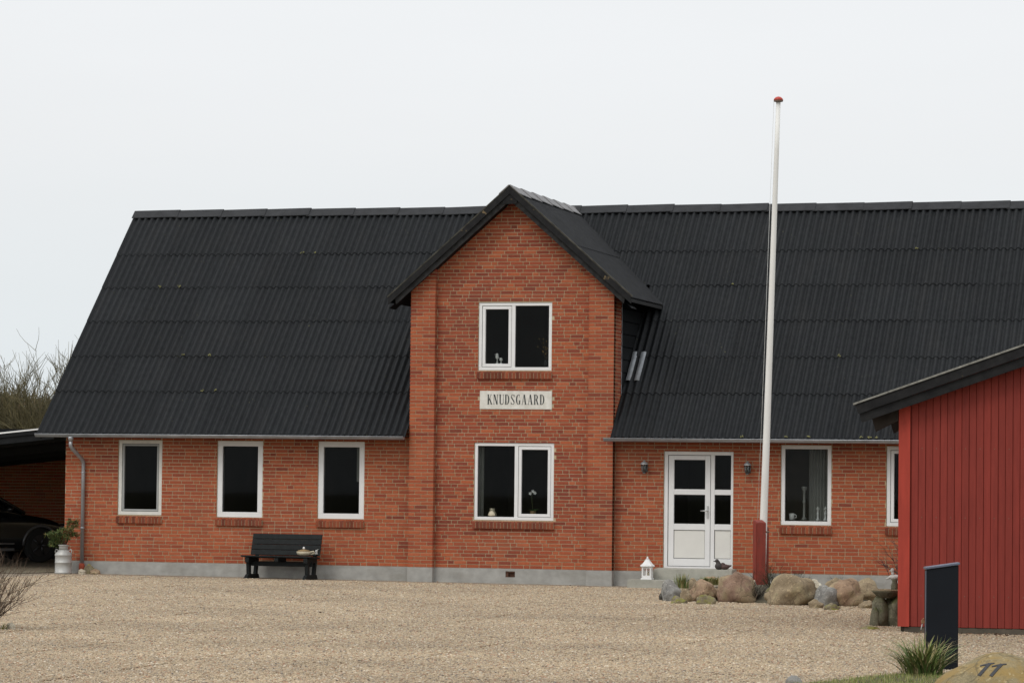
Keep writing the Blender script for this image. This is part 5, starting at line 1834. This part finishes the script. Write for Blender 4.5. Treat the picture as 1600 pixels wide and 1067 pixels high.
# ------------------------------------------------------------------ carport and car
cp = thing('carport', 'black carport with a white edged flat roof beside the left gable', 'carport', (0, 0, 0))
CZ = lambda x: 2.488 + .105 * (x + 7.634)
xa, xb = -15.2, -7.27
def slope_box(x0_, x1_, y0_, y1_, t0, t1, name, mat):
    m = MB()
    m.hexa([(x0_, y0_, CZ(x0_) + t0), (x1_, y0_, CZ(x1_) + t0), (x1_, y1_, CZ(x1_) + t0), (x0_, y1_, CZ(x0_) + t0), (x0_, y0_, CZ(x0_) + t1), (x1_, y0_, CZ(x1_) + t1), (x1_, y1_, CZ(x1_) + t1), (x0_, y1_, CZ(x0_) + t1)])
    return m.build(name, mat, cp)
slope_box(xa, xb, .62, 9.3, -.20, -.04, 'roof', 'black_paint')
slope_box(xa, xb, .57, .617, -.10, -.026, 'fascia', 'black_paint')
slope_box(xa, xb, .60, .618, -.225, -.103, 'fascia', 'black_paint')
slope_box(xa, xb, .555, .64, -.024, .004, 'edge_trim', 'white_frame')
slope_box(xa, -6.9, 1.0, 1.12, -.26, -.203, 'beam', 'black_paint')
for y in (3.0, 5.0, 7.0):
    slope_box(xa, -6.9, y, y + .1, -.34, -.203, 'beam', 'black_paint')
for x in (-15.1, -11.6):
    m = MB(); m.box(x, x + .12, .85, .97, G(x) - .1, CZ(x) - .205); m.build('post', 'black_paint', cp)
cw = MB(); cw.box(-15.2, -6.9, 9.008, 9.2, .55, 2.0)
cwo = cw.build('back_wall', 'mortar', cp)
m = MB(); random.seed(19)
for r in range(22):
    z = .56 + r * ROW
    for a, b in lay_row(-15.2, -6.9, z, OFF[(r * 3) % 8]):
        m.box(a, b, 9.0 - random.uniform(0, .002), 9.03, z, z + BH, tuple(v * random.uniform(.85, 1.1) for v in random.choice(P_ORANGE)), skip=(4,))
tag(m.build('bricks', 'brick', cwo), kind='stuff')
m = MB(); m.box(-15.2, -6.9, 8.97, 9.25, -.5, .545); m.build('plinth', 'black_paint', cp)
m = MB(); m.box(-15.2, -6.9, 8.9, 9.2, 2.0, 2.6); m.build('wall_plate', 'black_paint', cp)

car = thing('parked_car', 'black car parked under the carport at the left edge', 'car', (-11.40, 5.4, G(-10.9) + .012), rad(40))
car.scale = (1.03, 1.03, 1.10)
# loft: stations along x (front = +x): (x, half width, sill z, belt z, bulge)
def loft(stations, name, mat, parent, ringf):
    m = MB(); rings = []
    for st in stations:
        n = len(m.v); pts = ringf(st); m.v += pts; rings.append((n, len(pts)))
    k = rings[0][1]
    for i in range(len(rings) - 1):
        a, b = rings[i][0], rings[i + 1][0]
        for j in range(k):
            q = (j + 1) % k
            m.face((a + j, b + j, b + q, a + q), None, True)
    m.face([rings[0][0] + j for j in range(k)]); m.face([rings[-1][0] + j for j in range(k - 1, -1, -1)])
    ob = m.build(name, mat, parent)
    md_ = ob.modifiers.new('sub', 'SUBSURF'); md_.levels = 2; md_.render_levels = 2
    return ob
def body_ring(st):
    x, w, zl, zm, zt = st
    return [(x, -w * .55, zl), (x, -w * .97, zl + .03), (x, -w, zm * .6), (x, -w * .99, zm), (x, -w * .90, zt - .03), (x, -w * .6, zt),
            (x, w * .6, zt), (x, w * .90, zt - .03), (x, w * .99, zm), (x, w, zm * .6), (x, w * .97, zl + .03), (x, w * .55, zl)]
loft([(-2.08, .62, .42, .62, .78), (-2.05, .76, .30, .70, .90), (-1.85, .86, .22, .74, .97), (-1.2, .90, .20, .76, .98), (0, .90, .19, .75, .95), (.85, .90, .19, .74, .94), (1.35, .89, .20, .72, .90), (1.80, .84, .21, .66, .82), (2.02, .74, .25, .58, .70), (2.10, .58, .34, .50, .60)], 'body', 'car_paint', car, body_ring)
def cab_ring(st):
    x, wb, wt, z0_, z1_ = st
    return [(x, -wb, z0_), (x, -wb * .96, z0_ + (z1_ - z0_) * .35), (x, -wt, z1_ - .06), (x, -wt * .8, z1_), (x, wt * .8, z1_), (x, wt, z1_ - .06), (x, wb * .96, z0_ + (z1_ - z0_) * .35), (x, wb, z0_)]
loft([(-1.95, .74, .70, .85, .98), (-1.75, .80, .66, .85, 1.22), (-1.35, .82, .64, .85, 1.44), (-.6, .83, .66, .85, 1.52), (.1, .83, .66, .85, 1.48), (.55, .82, .64, .85, 1.30), (.95, .80, .66, .85, 1.08), (1.25, .78, .70, .82, .93)], 'windows', 'car_glass', car, cab_ring)
def roof_ring(st):
    x, w, z = st
    return [(x, -w, z - .05), (x, -w * .8, z), (x, w * .8, z), (x, w, z - .05), (x, w * .7, z - .09), (x, -w * .7, z - .09)]
loft([(-1.6, .67, 1.37), (-1.3, .68, 1.48), (-.6, .69, 1.55), (.05, .68, 1.515), (.25, .66, 1.455)], 'roof', 'car_paint', car, roof_ring)
for sg in (-1, 1):
    for (x_, z_, x2, z2) in ((.15, 1.49, 1.15, .95), (-.45, 1.50, -.45, .93), (-1.45, 1.44, -1.9, .95)):
        m = MB(); m.tube([(x_, sg * .63, z_ - .04), ((x_ + x2) / 2, sg * .72, (z_ + z2) / 2 - .03), (x2, sg * .775, z2 - .03)], .035, 6); m.build('pillar', 'car_paint', car)
    for xw in (1.46, -1.30):
        w_ = MB()
        yo = sg * .80
        for rr_, ww in ((.325, .10),):
            w_.tube([(xw, yo - .10, .325), (xw, yo - .085, .325), (xw, yo + .085, .325), (xw, yo + .10, .325)], [.29, .325, .325, .29], 28)
        wo = w_.build('wheel', 'tyre', car)
        rm = MB(); rm.tube([(xw, yo + sg * .06, .325), (xw, yo + sg * .102, .325)], [.215, .20], 20)
        for k in range(5):
            a = k * 2 * PI / 5
            rm.tube([(xw, yo + sg * .108, .325), (xw + .19 * math.cos(a), yo + sg * .104, .325 + .19 * math.sin(a))], [.03, .02], 6)
        rm.build('rim', 'rim', wo)
        ar = MB()
        ar.tube([(xw + .365 * math.cos(a), sg * .888, .325 + .365 * math.sin(a)) for a in [PI * k / 12 for k in range(13)]], .028, 6)
        ar.build('wheel_arch', 'car_trim', car)
    m = MB(); blob(m, (1.94, sg * .60, .64), (.13, .17, .06), 14, 8); m.build('headlight', 'car_lamp', car)
    m = MB(); blob(m, (.78, sg * .98, 1.0), (.07, .10, .065), 12, 8); m.tube([(.80, sg * .85, .96), (.78, sg * .95, .98)], .02, 6); m.build('mirror', 'car_paint', car)
    m = MB(); m.box(-.9, .9, sg * .905 - .012, sg * .905 + .012, .22, .27); m.build('side_trim', 'car_trim', car)
    m = MB(); m.box(-.9, .9, sg * .915 - .012, sg * .915 + .012, .34, .37); m.build('side_trim', 'car_trim', car)
    m = MB(); blob(m, (-2.02, sg * .62, .78), (.06, .14, .07), 12, 8); m.build('tail_light', 'red_knob', car)
m = MB(); m.box(2.03, 2.10, -.45, .45, .40, .46); m.box(2.05, 2.10, -.40, .40, .30, .34); m.build('grille', 'car_trim', car)

# ------------------------------------------------------------------ bare trees and hedge far behind the carport
def bare_tree(x, y, h, seed, label):
    t = thing('bare_tree', label, 'tree', (x, y, -.45), 0, 'bare trees behind the carport')
    rnd = random.Random(seed)
    cols = [(.15, .13, .075), (.17, .145, .075), (.13, .115, .065), (.19, .16, .08)]
    tr = MB(); cr = MB()
    def grow(m, p, d, L, r_, lev):
        k = 4; pts = [p.copy()]; q = p.copy()
        for i in range(k):
            d = (d + Vector((rnd.gauss(0, .13), rnd.gauss(0, .13), rnd.gauss(.05, .08)))).normalized()
            q = q + d * L / k; pts.append(q.copy())
        c = rnd.choice(cols); kk = rnd.uniform(.7, 1.2)
        m.tube(pts, [r_ * (1 - .55 * i / k) for i in range(k + 1)], 5 if lev > 1 else 3, tuple(v * kk for v in c), cap=False)
        if lev > 0:
            for i in range(6 if lev > 1 else 9):
                a = rnd.uniform(.2, 1)
                j = min(k - 1, int(a * k)); s_ = pts[j].lerp(pts[j + 1], a * k - j)
                nd_ = (d * .8 + Vector((rnd.gauss(0, .55), rnd.gauss(0, .55), rnd.gauss(.35, .3)))).normalized()
                grow(cr, s_, nd_, L * rnd.uniform(.45, .7), max(.009, r_ * .45), lev - 1)
    for s_ in range(rnd.choice((5, 6))):
        grow(tr, Vector((rnd.uniform(-.7, .7), rnd.uniform(-.5, .5), 0)), Vector((rnd.uniform(-.25, .25), rnd.uniform(-.3, .3), 1)).normalized(), h * .60, .05, 3)
    tr.build('trunk', 'bark', t); cr.build('crown', 'bark', t)
TREES = [(-25.2, 34.0, 5.4, 'bare tree farthest to the left behind the carport'), (-23.6, 35.0, 5.1, 'bare tree second from the left behind the carport'),
         (-22.3, 34.0, 5.5, 'bare tree in the middle of the row behind the carport'), (-21.0, 35.5, 5.2, 'bare tree second nearest the black roof slope'),
         (-19.8, 34.2, 5.4, 'bare tree nearest the black roof slope')]
for i, (x, y, h, lb) in enumerate(TREES):
    bare_tree(x, y, h, 100 + i, lb)
m = MB(); rnd = random.Random(55)
HC = [(.17, .135, .08), (.13, .125, .065), (.20, .14, .085), (.11, .105, .065), (.18, .155, .085)]
for i in range(32000):
    x, y = rnd.uniform(-30, -15), rnd.uniform(35, 39)
    h = 4.25 + .9 * noise.noise(Vector((x * .6, 0, 2))) - .0
    z = -.45 + h * rnd.random() ** .8
    d = Vector((rnd.gauss(0, .5), rnd.gauss(0, .5), 1)).normalized() * rnd.uniform(.3, .8)
    s_ = d.orthogonal().normalized() * rnd.uniform(.012, .034)
    s2 = d.cross(s_).normalized() * s_.length
    c = rnd.choice(HC); kk = rnd.uniform(.6, 1.3); c = tuple(v * kk for v in c)
    p = Vector((x, y, z)); n = len(m.v)
    m.v += [tuple(p + s_), tuple(p - s_ * .5 + s2), tuple(p - s_ * .5 - s2), tuple(p + d)]
    for fc in ((0, 1, 3), (1, 2, 3), (2, 0, 3)): m.face([n + q for q in fc], c)
tag(m.build('hedge_thicket', 'bark'), 'dense brown winter thicket behind the bare trees', 'hedge', kind='stuff')
